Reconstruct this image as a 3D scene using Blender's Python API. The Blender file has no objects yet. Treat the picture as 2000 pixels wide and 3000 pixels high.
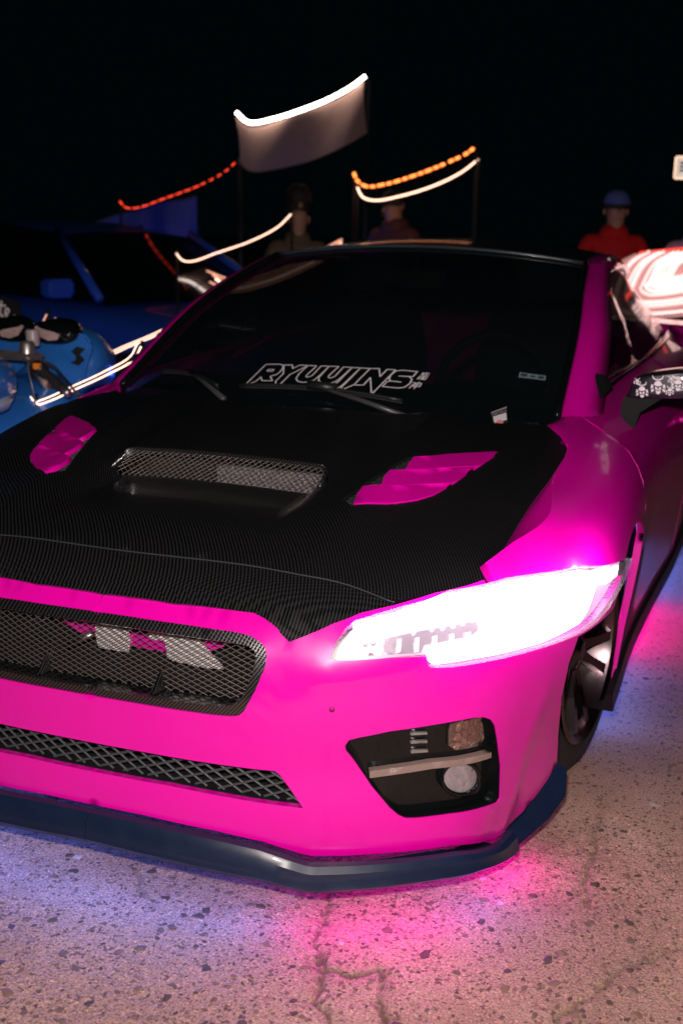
import bpy, bmesh, math, random
import numpy as np
from mathutils import Vector, Matrix
from mathutils.geometry import delaunay_2d_cdt
R = math.radians
SC = bpy.context.scene
COL = SC.collection

# ---------------------------------------------------------------- camera, night sky, flash, exposure
def make_camera():
    yaw, pitch, roll = .3485, .2316, .0235
    f = Vector((-math.sin(yaw) * math.cos(pitch), math.cos(yaw) * math.cos(pitch), -math.sin(pitch)))
    r = Vector((math.cos(yaw), math.sin(yaw), 0)); u = r.cross(f)
    r2 = math.cos(roll) * r + math.sin(roll) * u; u2 = -math.sin(roll) * r + math.cos(roll) * u
    cd = bpy.data.cameras.new('camera'); cam = bpy.data.objects.new('camera', cd); COL.objects.link(cam)
    cam.matrix_world = Matrix(((r2.x, u2.x, -f.x, 1.2414), (r2.y, u2.y, -f.y, -2.0086), (r2.z, u2.z, -f.z, 1.3877), (0, 0, 0, 1)))
    cd.sensor_fit = 'VERTICAL'; cd.sensor_height = 36; cd.lens = 2694.7 / 2352 * 36
    cd.dof.use_dof = True; cd.dof.focus_distance = 2.5; cd.dof.aperture_fstop = 3.5
    cd.clip_start = .05; cd.clip_end = 3000
    SC.camera = cam
    return cam
CAM = make_camera()
world = bpy.data.worlds.new('World'); SC.world = world; world.use_nodes = True
nt = world.node_tree
sky = nt.nodes.new('ShaderNodeTexSky'); sky.sky_type = 'NISHITA'; sky.sun_disc = False
sky.sun_elevation = R(-8); sky.sun_rotation = R(180)
nt.links.new(sky.outputs[0], nt.nodes['Background'].inputs[0])
glow = nt.nodes.new('ShaderNodeMix'); glow.data_type = 'RGBA'; glow.blend_type = 'ADD'; glow.inputs[0].default_value = 1
glow.inputs[7].default_value = (.018, .065, .085, 1)        # faint teal city glow of the night sky
nt.links.new(sky.outputs[0], glow.inputs[6]); nt.links.new(glow.outputs[2], nt.nodes['Background'].inputs[0])
nt.nodes['Background'].inputs[1].default_value = .02
SC.view_settings.view_transform = 'Standard'; SC.view_settings.look = 'None'
SC.view_settings.exposure = 0; SC.view_settings.gamma = 1; SC.view_settings.use_curve_mapping = False

def lamp(name, kind, loc, energy, color, size=.1, aim=None, size_y=None, angle=None, parent=None, spread=None):
    ld = bpy.data.lights.new(name, kind); ld.energy = energy; ld.color = color
    if kind == 'AREA':
        ld.size = size
        if size_y: ld.shape = 'RECTANGLE'; ld.size_y = size_y
        if spread: ld.spread = spread
    elif kind != 'SUN':
        ld.shadow_soft_size = size
    if kind == 'SPOT': ld.spot_size = angle or R(80); ld.spot_blend = .6
    o = bpy.data.objects.new(name, ld); COL.objects.link(o); o.location = loc
    if aim is not None: o.rotation_euler = (Vector(aim) - Vector(loc)).to_track_quat('-Z', 'Y').to_euler()
    if parent: o.parent = parent
    return o
# the photographer's flash, held just above the lens
lamp('flash', 'SPOT', (1.20, -2.02, 1.56), 335, (1.0, .87, .81), .03, aim=(.50, .1, .32), angle=R(92))

# ---------------------------------------------------------------- materials
MATS = {}
def mat(name, color, rough=.5, metal=0., coat=0., emit=None, estr=0., spec=.5, trans=0., bump=None, noise=None, ior=1.45, alpha=1.):
    if name in MATS: return MATS[name]
    m = bpy.data.materials.new(name); m.use_nodes = True; n = m.node_tree.nodes; l = m.node_tree.links
    b = n['Principled BSDF']; I = b.inputs
    I['Base Color'].default_value = (*color, 1); I['Roughness'].default_value = rough; I['Metallic'].default_value = metal
    I['Coat Weight'].default_value = coat; I['Coat Roughness'].default_value = .04; I['Specular IOR Level'].default_value = spec
    I['Transmission Weight'].default_value = trans; I['IOR'].default_value = ior; I['Alpha'].default_value = alpha
    if emit: I['Emission Color'].default_value = (*emit, 1); I['Emission Strength'].default_value = estr
    tc = n.new('ShaderNodeTexCoord')
    if noise:                                  # scale, amount: slight unevenness of colour and gloss
        t = n.new('ShaderNodeTexNoise'); t.inputs['Scale'].default_value = noise[0]; t.inputs['Detail'].default_value = 6
        l.new(tc.outputs['Object'], t.inputs['Vector'])
        mx = n.new('ShaderNodeMix'); mx.data_type = 'RGBA'
        k = noise[1]
        mx.inputs[6].default_value = (*[c * (1 - k) for c in color], 1); mx.inputs[7].default_value = (*[min(1, c * (1 + k)) for c in color], 1)
        l.new(t.outputs['Fac'], mx.inputs[0]); l.new(mx.outputs[2], I['Base Color'])
        mr = n.new('ShaderNodeMapRange'); mr.inputs[3].default_value = max(0, rough - .12 * k * 3); mr.inputs[4].default_value = min(1, rough + .12 * k * 3)
        l.new(t.outputs['Fac'], mr.inputs[0]); l.new(mr.outputs[0], I['Roughness'])
    if bump:                                   # scale, strength
        t = n.new('ShaderNodeTexNoise'); t.inputs['Scale'].default_value = bump[0]; t.inputs['Detail'].default_value = 8
        l.new(tc.outputs['Object'], t.inputs['Vector'])
        bp = n.new('ShaderNodeBump'); bp.inputs['Strength'].default_value = bump[1]; bp.inputs['Distance'].default_value = .01
        l.new(t.outputs['Fac'], bp.inputs['Height']); l.new(bp.outputs[0], I['Normal'])
    MATS[name] = m
    return m

def carbon(name, pitch=.0022, bright=.17):
    """twill woven carbon fibre under clear lacquer: diagonal ribs cut into tows"""
    m = bpy.data.materials.new(name); m.use_nodes = True; n = m.node_tree.nodes; l = m.node_tree.links
    b = n['Principled BSDF']; I = b.inputs
    tc = n.new('ShaderNodeTexCoord'); sp = n.new('ShaderNodeSeparateXYZ'); l.new(tc.outputs['Object'], sp.inputs[0])
    def M(op, a, c=None, clamp=False):
        q = n.new('ShaderNodeMath'); q.operation = op; q.use_clamp = clamp
        for i, v in enumerate((a, c)):
            if v is None: continue
            if isinstance(v, (int, float)): q.inputs[i].default_value = v
            else: l.new(v, q.inputs[i])
        return q.outputs[0]
    u = M('DIVIDE', sp.outputs[0], pitch); v = M('DIVIDE', M('SUBTRACT', sp.outputs[1], M('MULTIPLY', sp.outputs[2], 1.0)), pitch)
    fu = M('FLOOR', u); fv = M('FLOOR', v)
    k = M('FLOORED_MODULO', M('ADD', fu, fv), 4)
    warp = M('LESS_THAN', k, 1.5)
    pu = M('ABSOLUTE', M('SUBTRACT', M('FRACT', u), .5)); pv = M('ABSOLUTE', M('SUBTRACT', M('FRACT', v), .5))
    edge = M('ADD', M('MULTIPLY', warp, pu), M('MULTIPLY', M('SUBTRACT', 1, warp), pv))
    tow = M('SUBTRACT', 1, M('MULTIPLY', edge, 1.3), True)
    f = M('MULTIPLY', M('ADD', M('MULTIPLY', warp, .95), .05), tow)
    mx = n.new('ShaderNodeMix'); mx.data_type = 'RGBA'; l.new(f, mx.inputs[0])
    mx.inputs[6].default_value = (.004, .009, .011, 1); mx.inputs[7].default_value = (bright, bright * .93, bright * .98, 1)
    l.new(mx.outputs[2], I['Base Color'])
    I['Metallic'].default_value = .86; I['Roughness'].default_value = .33; I['Coat Weight'].default_value = 1; I['Coat Roughness'].default_value = .06
    bp = n.new('ShaderNodeBump'); bp.inputs['Strength'].default_value = .25; bp.inputs['Distance'].default_value = .001
    l.new(tow, bp.inputs['Height']); l.new(bp.outputs[0], I['Normal'])
    MATS[name] = m
    return m

PINK = mat('pink paint', (.78, .0, .38), .32, coat=.8, noise=(3, .03))
CARBON = carbon('carbon fibre')
BLACK = mat('black plastic', (.012, .013, .015), .42, noise=(40, .2))
GLOSSBLACK = mat('gloss black', (.004, .0055, .006), .10, coat=.4, spec=.3)
MATTE = mat('matte black', (.006, .007, .008), .85)
RUBBER = mat('tyre rubber', (.022, .021, .022), .72, noise=(30, .25))
RIM = mat('bronze alloy', (.16, .12, .13), .28, metal=1, noise=(8, .15))
CHROME = mat('chrome', (.75, .75, .77), .12, metal=1)
STEEL = mat('brushed steel', (.42, .40, .39), .35, metal=1, noise=(20, .2))
WIRE = mat('wire mesh', (.17, .145, .135), .42, metal=.6)
WIREDARK = mat('dark mesh', (.045, .05, .055), .45)
WHITE = mat('white vinyl', (.80, .74, .80), .5)
WHITEPLASTIC = mat('white bracket', (.66, .62, .62), .5, noise=(20, .1))
GLASS = mat('tinted glass', (.004, .007, .008), .05, spec=.4, noise=(3, .2), alpha=.85)
DARKGLASS = mat('privacy glass', (.004, .006, .007), .06, spec=.4)
LENS = mat('clear lens', (.96, .96, .98), .05, trans=1., ior=1.25)
LAMPGLASS = mat('fog lamp glass', (.50, .46, .50), .20, metal=.6, coat=1, bump=(38, .9), noise=(45, .3))
HEADGLOW = mat('lit headlight', (1, 1, 1), .4, emit=(1.0, .90, .97), estr=13)
HEADREF = mat('headlight reflector', (.12, .10, .12), .22, metal=.8, emit=(1.0, .70, .90), estr=.35, bump=(14, .25))  # lamp light on the reflector is put in as emission
BLUELED = mat('blue underglow tube', (.1, .2, 1), .4, emit=(.10, .20, 1.0), estr=52)
PINKLED = mat('magenta underglow tube', (1, .1, .7), .4, emit=(1.0, .01, .66), estr=55)

# ---------------------------------------------------------------- building helpers
def tag(o, label=None, cat=None, group=None, kind=None):
    if label: o['label'] = label
    if cat: o['category'] = cat
    if group: o['group'] = group
    if kind: o['kind'] = kind
    return o
def empty(name, loc=(0, 0, 0), rz=0, label=None, cat=None, group=None):
    o = bpy.data.objects.new(name, None); COL.objects.link(o); o.location = loc; o.rotation_euler = (0, 0, rz)
    o.empty_display_size = .1
    return tag(o, label, cat, group)
def mesh(name, v, f, m, parent=None, smooth=True, loc=None, kind=None):
    me = bpy.data.meshes.new(name); me.from_pydata([tuple(map(float, p)) for p in v], [], [tuple(map(int, q)) for q in f])
    me.materials.append(m)
    if smooth: me.polygons.foreach_set('use_smooth', [True] * len(me.polygons))
    me.update()
    o = bpy.data.objects.new(name, me); COL.objects.link(o)
    if parent: o.parent = parent
    if loc: o.location = loc
    if kind: o['kind'] = kind
    return o
def sharp(o, deg=35):
    me = o.data; bm = bmesh.new(); bm.from_mesh(me)
    for e in bm.edges:
        if len(e.link_faces) == 2 and e.calc_face_angle(0) > R(deg): e.smooth = False
    bm.to_mesh(me); bm.free()
    return o
def bevel(o, w=.004, seg=2, deg=40):
    bm = bmesh.new(); bm.from_mesh(o.data)
    ed = [e for e in bm.edges if len(e.link_faces) == 2 and e.calc_face_angle(0) > R(deg)]
    bmesh.ops.bevel(bm, geom=ed, offset=w, segments=seg, affect='EDGES', clamp_overlap=True)
    bm.to_mesh(o.data); bm.free()
    o.data.polygons.foreach_set('use_smooth', [True] * len(o.data.polygons))
    return sharp(o, 50)
def box(name, lo, hi, m, parent=None, w=.004, rot=None):
    (a, b, c), (d, e, f) = lo, hi
    v = [(a, b, c), (d, b, c), (d, e, c), (a, e, c), (a, b, f), (d, b, f), (d, e, f), (a, e, f)]
    q = [(0, 3, 2, 1), (4, 5, 6, 7), (0, 1, 5, 4), (1, 2, 6, 5), (2, 3, 7, 6), (3, 0, 4, 7)]
    o = mesh(name, v, q, m, parent, smooth=False)
    return bevel(o, w) if w else o
def inside(poly, p):
    x, y = p; c = False; n = len(poly); j = n - 1
    for i in range(n):
        xi, yi = poly[i]; xj, yj = poly[j]
        if (yi > y) != (yj > y) and x < (xj - xi) * (y - yi) / (yj - yi) + xi: c = not c
        j = i
    return c
def inside_many(poly, P):
    x, y = P[:, 0], P[:, 1]; c = np.zeros(len(P), bool); n = len(poly); j = n - 1
    for i in range(n):
        xi, yi = poly[i]; xj, yj = poly[j]
        if yi != yj:
            c ^= ((yi > y) != (yj > y)) & (x < (xj - xi) * (y - yi) / (yj - yi) + xi)
        j = i
    return c
def resample(poly, step, closed=True):
    P = [np.array(p, float) for p in poly]; out = []
    n = len(P)
    for i in range(n if closed else n - 1):
        a, b = P[i], P[(i + 1) % n]; k = max(1, int(np.ceil(np.linalg.norm(b - a) / step)))
        for t in range(k): out.append(tuple(a + (b - a) * t / k))
    if not closed: out.append(tuple(P[-1]))
    return out
def rounded(poly, closed=True, it=2):
    P = [np.array(p, float) for p in poly]
    for _ in range(it):
        Q = []; n = len(P)
        for i in range(n if closed else n - 1):
            a, b = P[i], P[(i + 1) % n]
            Q += [a * .78 + b * .22, a * .22 + b * .78]
        if not closed: Q = [P[0]] + Q[1:-1] + [P[-1]]
        P = Q
    return [tuple(p) for p in P]
def normals(surf, U, V, h=2e-3):
    a = surf(U + h, V) - surf(U - h, V); b = surf(U, V + h) - surf(U, V - h)
    n = np.cross(a, b); return n / np.maximum(np.linalg.norm(n, axis=-1, keepdims=True), 1e-9)
def fill(outline, holes, step, asp=1.0):
    """triangulate an outline with holes, with inner points every step; returns points, triangles, rim edges"""
    loops = [resample([(u, v * asp) for u, v in lp], step) for lp in [outline] + list(holes)]
    pts = []; edges = []
    for lp in loops:
        k = len(pts); pts += lp; edges += [(k + i, k + (i + 1) % len(lp)) for i in range(len(lp))]
    o = np.array(loops[0]); lo = o.min(0); hi = o.max(0)
    g = np.stack(np.meshgrid(np.arange(lo[0] + step / 2, hi[0], step), np.arange(lo[1] + step / 2, hi[1], step), indexing='ij'), -1).reshape(-1, 2)
    keep = inside_many(loops[0], g)
    for h in loops[1:]: keep &= ~inside_many(h, g)
    g = g[keep]
    rim = np.array(pts)
    if len(g):
        d = np.min(np.abs(g[:, None, :] - rim[None]).max(-1), axis=1) if len(g) * len(rim) < 2e7 else np.full(len(g), 1)
        g = g[d > step * .45]
    pts += [tuple(p) for p in g]
    r = delaunay_2d_cdt([Vector(p) for p in pts], edges, [], 0, 1e-5)
    V = np.array([tuple(p) for p in r[0]]); F = np.array([f for f in r[2] if len(f) == 3])
    c = V[F].mean(1); ok = inside_many(loops[0], c)
    for h in loops[1:]: ok &= ~inside_many(h, c)
    F = F[ok]
    a = V[F]; ar = (a[:, 1, 0] - a[:, 0, 0]) * (a[:, 2, 1] - a[:, 0, 1]) - (a[:, 1, 1] - a[:, 0, 1]) * (a[:, 2, 0] - a[:, 0, 0])
    F[ar < 0] = F[ar < 0][:, ::-1]; F = F[np.abs(ar) > 1e-10]
    used = np.unique(F); re = np.full(len(V), -1); re[used] = np.arange(len(used))
    V = V[used]; F = re[F]
    cnt = {}
    for t in F:
        for i in range(3):
            e = (t[i], t[(i + 1) % 3]); cnt[e] = 1
    rimE = [e for e in cnt if (e[1], e[0]) not in cnt]
    V = V.copy(); V[:, 1] /= asp
    return V, F, rimE
def mirrored(V, F):
    W = V.copy(); W[:, 0] *= -1
    return W, F[:, ::-1]
def patch(name, surf, outline, m, parent, holes=(), step=.03, asp=1.0, off=0., flange=0., side='R', skip=None, kind=None):
    """cut a panel out of a surface; flange turns its rim inwards so that it has an edge with depth"""
    UV, F, rim = fill(outline, holes, step, asp)
    N = normals(surf, UV[:, 0], UV[:, 1]); P = surf(UV[:, 0], UV[:, 1]) + N * off
    V = P; FF = [tuple(t) for t in F]
    if flange:
        if skip is not None: rim = [e for e in rim if not (skip(UV[e[0]]) and skip(UV[e[1]]))]
        ids = sorted({i for e in rim for i in e}); k = {v: len(V) + i for i, v in enumerate(ids)}
        dup = len(V) + len(ids)
        top = {v: dup + i for i, v in enumerate(ids)}
        V = np.concatenate([P, P[ids] - N[ids] * flange, P[ids]])
        FF += [(top[a], k[a], k[b], top[b]) for a, b in rim]
    W = V.copy(); W[:, 0] *= -1
    res = []
    if side == 'both':
        n = len(V)
        o = mesh(name, np.concatenate([V, W]), FF + [tuple(i + n for i in f[::-1]) for f in FF], m, parent)
        bm = bmesh.new(); bm.from_mesh(o.data); bmesh.ops.remove_doubles(bm, verts=[v for v in bm.verts if abs(v.co.x) < 2e-3], dist=3e-3); bm.to_mesh(o.data); bm.free()
        res.append(o)
    if side in ('R', 'RL'): res.append(mesh(name, V, FF, m, parent))
    if side in ('L', 'RL'): res.append(mesh(name, W, [f[::-1] for f in FF], m, parent))
    for o in res:
        if kind: o['kind'] = kind
    return res if len(res) > 1 else res[0]
def tube_geo(path, r, n=6, closed=False, cap=True):
    P = [Vector(p) for p in path]; k = len(P); V = []; F = []
    rr = r if hasattr(r, '__len__') else [r] * k
    up = Vector((0, 0, 1))
    for i, p in enumerate(P):
        a = P[(i - 1) % k] if (closed or i > 0) else p; b = P[(i + 1) % k] if (closed or i < k - 1) else p
        d = (b - a).normalized() if (b - a).length > 1e-9 else Vector((1, 0, 0))
        s = d.cross(up)
        if s.length < .05: s = d.cross(Vector((1, 0, 0)))
        s.normalize(); t = s.cross(d)
        for j in range(n):
            w = 2 * math.pi * j / n; V.append(tuple(p + (s * math.cos(w) + t * math.sin(w)) * rr[i]))
    for i in range(k if closed else k - 1):
        for j in range(n):
            a = i * n + j; b = i * n + (j + 1) % n; c = ((i + 1) % k) * n
            F.append((a, b, c + (j + 1) % n, c + j))
    if cap and not closed:
        F.append(tuple(range(n))[::-1]); F.append(tuple((k - 1) * n + j for j in range(n)))
    return V, F
def tube(name, path, r, m, parent=None, n=8, closed=False, kind=None):
    V, F = tube_geo(path, r, n, closed)
    return mesh(name, V, F, m, parent, kind=kind)
def lathe(name, prof, m, parent=None, n=32, axis='x', loc=(0, 0, 0), arc=None):
    """turned body: prof = (radius, along) pairs"""
    V = []; F = []; k = len(prof)
    for j in range(n):
        w = 2 * math.pi * j / n
        for r, a in prof:
            c, s = r * math.cos(w), r * math.sin(w)
            V.append({'x': (a, c, s), 'y': (c, a, s), 'z': (c, s, a)}[axis])
    for j in range(n):
        for i in range(k - 1):
            a = j * k + i; b = ((j + 1) % n) * k + i
            q = (a, b, b + 1, a + 1)
            F.append(q if axis != 'y' else q[::-1])
    o = mesh(name, V, F, m, parent); o.location = loc
    bm = bmesh.new(); bm.from_mesh(o.data); bmesh.ops.remove_doubles(bm, verts=bm.verts, dist=1e-5); bmesh.ops.recalc_face_normals(bm, faces=bm.faces); bm.to_mesh(o.data); bm.free()
    return sharp(o, 40)
def wires(name, surf, poly, m, parent, pitch, r, off, asp=1.0, ang=(.6, -.6), push=None, side='R', sub=None, n=3):
    """crossing wires clipped to an outline: expanded mesh"""
    pl = np.array([(u, v * asp) for u, v in poly]); Vs = []; Fs = []
    c = pl.mean(0); rad = np.linalg.norm(pl - c, axis=1).max()
    for a in ang:
        d = np.array([math.cos(a), math.sin(a)]); q = np.array([-d[1], d[0]])
        for k in np.arange(-rad, rad, pitch):
            o = c + q * k; ts = []
            for i in range(len(pl)):
                p0, p1 = pl[i], pl[(i + 1) % len(pl)]; e = p1 - p0
                den = d[0] * e[1] - d[1] * e[0]
                if abs(den) < 1e-12: continue
                t = ((p0 - o)[0] * e[1] - (p0 - o)[1] * e[0]) / den; s = ((p0 - o)[0] * d[1] - (p0 - o)[1] * d[0]) / den
                if 0 <= s < 1: ts.append(t)
            ts.sort()
            for t0, t1 in zip(ts[::2], ts[1::2]):
                if t1 - t0 < pitch * .3: continue
                g = np.linspace(t0, t1, max(2, int((t1 - t0) / (sub or .06)) + 2))
                uv = o + d * g[:, None]; U, V = uv[:, 0], uv[:, 1] / asp
                P = surf(U, V) + normals(surf, U, V) * off
                if push is not None: P = P + np.array(push)
                v, f = tube_geo(P, r, n, cap=False); b = len(Vs); Vs += v; Fs += [tuple(i + b for i in x) for x in f]
    if side == 'both':
        n0 = len(Vs); Fs = Fs + [tuple(i + n0 for i in f[::-1]) for f in Fs]; Vs = Vs + [(-x, y, z) for x, y, z in Vs]
    return mesh(name, Vs, Fs, m, parent, kind='stuff')
def ribbon_geo(P, N, w):
    P = np.asarray(P, float); k = len(P); V = []; F = []
    for i in range(k):
        a = P[max(i - 1, 0)]; b = P[min(i + 1, k - 1)]; d = b - a; d = d / max(np.linalg.norm(d), 1e-9)
        s = np.cross(d, N[i]); s = s / max(np.linalg.norm(s), 1e-9)
        V += [P[i] + s * w / 2, P[i] - s * w / 2]
    for i in range(k - 1): F.append((2 * i, 2 * i + 1, 2 * i + 3, 2 * i + 2))
    return V, F
def copy_tree(o, parent=None):
    c = o.copy(); COL.objects.link(c)
    if parent: c.parent = parent
    for ch in list(o.children): copy_tree(ch, c)
    return c
def cubic(xs, ys):
    """smooth one-dimensional curve through knots (finite-difference tangents)"""
    xs = np.asarray(xs, float); ys = np.asarray(ys, float)
    d = np.diff(ys, axis=0) / (np.diff(xs)[:, None] if ys.ndim > 1 else np.diff(xs))
    m = np.empty_like(ys); m[0] = d[0]; m[-1] = d[-1]; m[1:-1] = (d[:-1] + d[1:]) / 2
    if ys.ndim == 1:
        for i in range(len(d)):
            if d[i] == 0: m[i] = m[i + 1] = 0
    def f(x):
        x = np.asarray(x, float)
        i = np.clip(np.searchsorted(xs, x) - 1, 0, len(xs) - 2)
        h = xs[i + 1] - xs[i]; t = np.clip((x - xs[i]) / h, -.2, 1.2)
        if ys.ndim > 1: h = h[..., None]; t = t[..., None]
        return ((2*t**3 - 3*t**2 + 1) * ys[i] + (t**3 - 2*t**2 + t) * h * m[i]
                + (-2*t**3 + 3*t**2) * ys[i + 1] + (t**3 - t**2) * h * m[i + 1])
    return f

# plan of the car's nose and flank: arc length s -> x, y
PLAN = np.array([(0, -.075), (.15, -.072), (.30, -.058), (.42, -.035), (.52, -.003), (.62, .045), (.71, .105), (.79, .18), (.85, .275),
                 (.895, .39), (.93, .53), (.952, .70), (.962, .90), (.962, 1.15), (.955, 1.5), (.968, 2.0), (.992, 2.6), (.99, 3.3), (.95, 4.1)])
PS = np.concatenate([[0], np.cumsum(np.hypot(*np.diff(PLAN, axis=0).T))])
plan_xy = cubic(PS, PLAN)
s_of_y = lambda y: np.interp(y, PLAN[3:, 1], PS[3:])
Z_BOTTOM = .13
top_z = cubic(PS, [.665, .665, .665, .668, .68, .705, .725, .742, .757, .772, .79, .815, .85, .89, .93, .955, .97, .985, 1.0])
FRONT_T = [0, .12, .25, .40, .55, .70, .82, .92, 1.0]
front_in = cubic(FRONT_T, [.03, .012, .008, .012, .006, .004, .012, .034, .070])
side_in = cubic(FRONT_T, [.06, .05, .04, .025, .012, .008, .028, .085, .21])
corner_in = cubic(FRONT_T, [.075, .06, .05, .03, .012, .004, .02, .06, .12])
GRILLE_LINE = [(-.1, .298), (.24, .292), (.33, .298), (.372, .335), (.414, .46), (.418, .50), (.395, .535)]
def ramp(a, b, x):
    w = np.clip((x - a) / (b - a), 0, 1)
    return w * w * (3 - 2 * w)
def skin(s, t):
    """body side of the car: s runs round the nose and along the flank, t from sill (0) to shoulder (1)"""
    s = np.asarray(s, float); t = np.asarray(t, float)
    p = plan_xy(s); q = plan_xy(s + 1e-3); d = (q - p) / np.linalg.norm(q - p, axis=-1, keepdims=True)
    n = np.stack([d[..., 1], -d[..., 0]], -1)
    w1 = ramp(.75, 1.05, s); w2 = ramp(1.15, 1.6, s)
    ins = front_in(t) * (1 - w1) + w1 * (corner_in(t) * (1 - w2) + side_in(t) * w2)
    gx, gy = s, t * .55                                  # pressed line round the grille, raised line on the corner
    d = np.full(np.shape(gx), 9.)
    for (ax, ay), (bx, by) in zip(GRILLE_LINE[:-1], GRILLE_LINE[1:]):
        ex, ey = bx - ax, by - ay; k = np.clip(((gx - ax) * ex + (gy - ay) * ey) / (ex * ex + ey * ey), 0, 1)
        d = np.minimum(d, np.hypot(gx - ax - k * ex, gy - ay - k * ey))
    ins = ins + .0035 * np.exp(-(d / .007) ** 2) - .005 * np.exp(-((s - .955 - .13 * t) / .030) ** 2) * (1 - ramp(.45, .62, t))
    ins = ins - .006 * ramp(.43, .50, s) * (1 - ramp(.80, .95, s)) * np.exp(-((t - .79) / .05) ** 2)
    xy = p - n * ins[..., None]
    z = Z_BOTTOM + (top_z(s) - Z_BOTTOM) * t
    return np.stack([xy[..., 0], xy[..., 1], z], -1)

hood_c = cubic([-.1, -.03, .0, .04, .09, .15, .3, .45, .7, 1.0, 1.3], [.54, .635, .668, .70, .728, .748, .785, .815, .870, .918, .945])
def hood(x, y):
    x = np.asarray(x, float); y = np.asarray(y, float)
    a = np.abs(x)
    yy = y - .30 * np.clip(a - .1, 0, 1) ** 2 * np.clip(1 - y / .5, 0, 1)
    z = hood_c(yy) - (.085 + .06 * np.exp(-np.clip(y, 0, 9) / .25)) * a ** 2 - .25 * np.clip(a - .66, 0, 1) ** 2
    z = z + .013 * np.exp(-((a - .40) / .06) ** 2) * np.clip((y - .1) / .3, 0, 1)
    lane = 1 - ramp(.255, .285, a)                      # air channel before the scoop, low hump behind it
    z = z + lane * np.where(y < .52, -.028 * ramp(.2, .47, y), .014 * (1 - ramp(.56, 1.05, y)))
    return np.stack([x, y, z], -1)
glass_side = cubic([0, .4, .66, 1], [[.70, 1.25, .905], [.67, 1.68, 1.12], [.637, 1.93, 1.215], [.60, 2.25, 1.305]])
def glass(u, v):
    """windscreen: u across (-1..1), v up"""
    u = np.asarray(u, float); v = np.asarray(v, float)
    p = glass_side(v); b = 1 - u ** 2
    return np.stack([p[..., 0] * u, p[..., 1] - (.20 - .12 * v) * b, p[..., 2] + (.012 + .035 * v) * b], -1)
def lip(s, z):
    """upright face of the front splitter, a finger's width outside the bumper"""
    s = np.asarray(s, float); z = np.asarray(z, float)
    p = plan_xy(s); q = plan_xy(s + 1e-3); d = (q - p) / np.linalg.norm(q - p, axis=-1, keepdims=True)
    n = np.stack([d[..., 1], -d[..., 0]], -1)
    w = ramp(.75, 1.05, s)
    xy = p + n * ((.012 - .075 * w)[..., None])
    return np.stack([xy[..., 0], xy[..., 1], z + 0 * s], -1)
def skin_sym(s, t):
    """the skin on both sides of the car: negative s is the other half"""
    p = skin(np.abs(s), t); p[..., 0] *= np.where(np.asarray(s) < 0, -1, 1)
    return p
def smooth_path(P, n=40):
    P = np.array(P); d = np.concatenate([[0], np.cumsum(np.linalg.norm(np.diff(P, axis=0), axis=1))])
    f = cubic(d, P); return f(np.linspace(0, d[-1], n))
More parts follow.
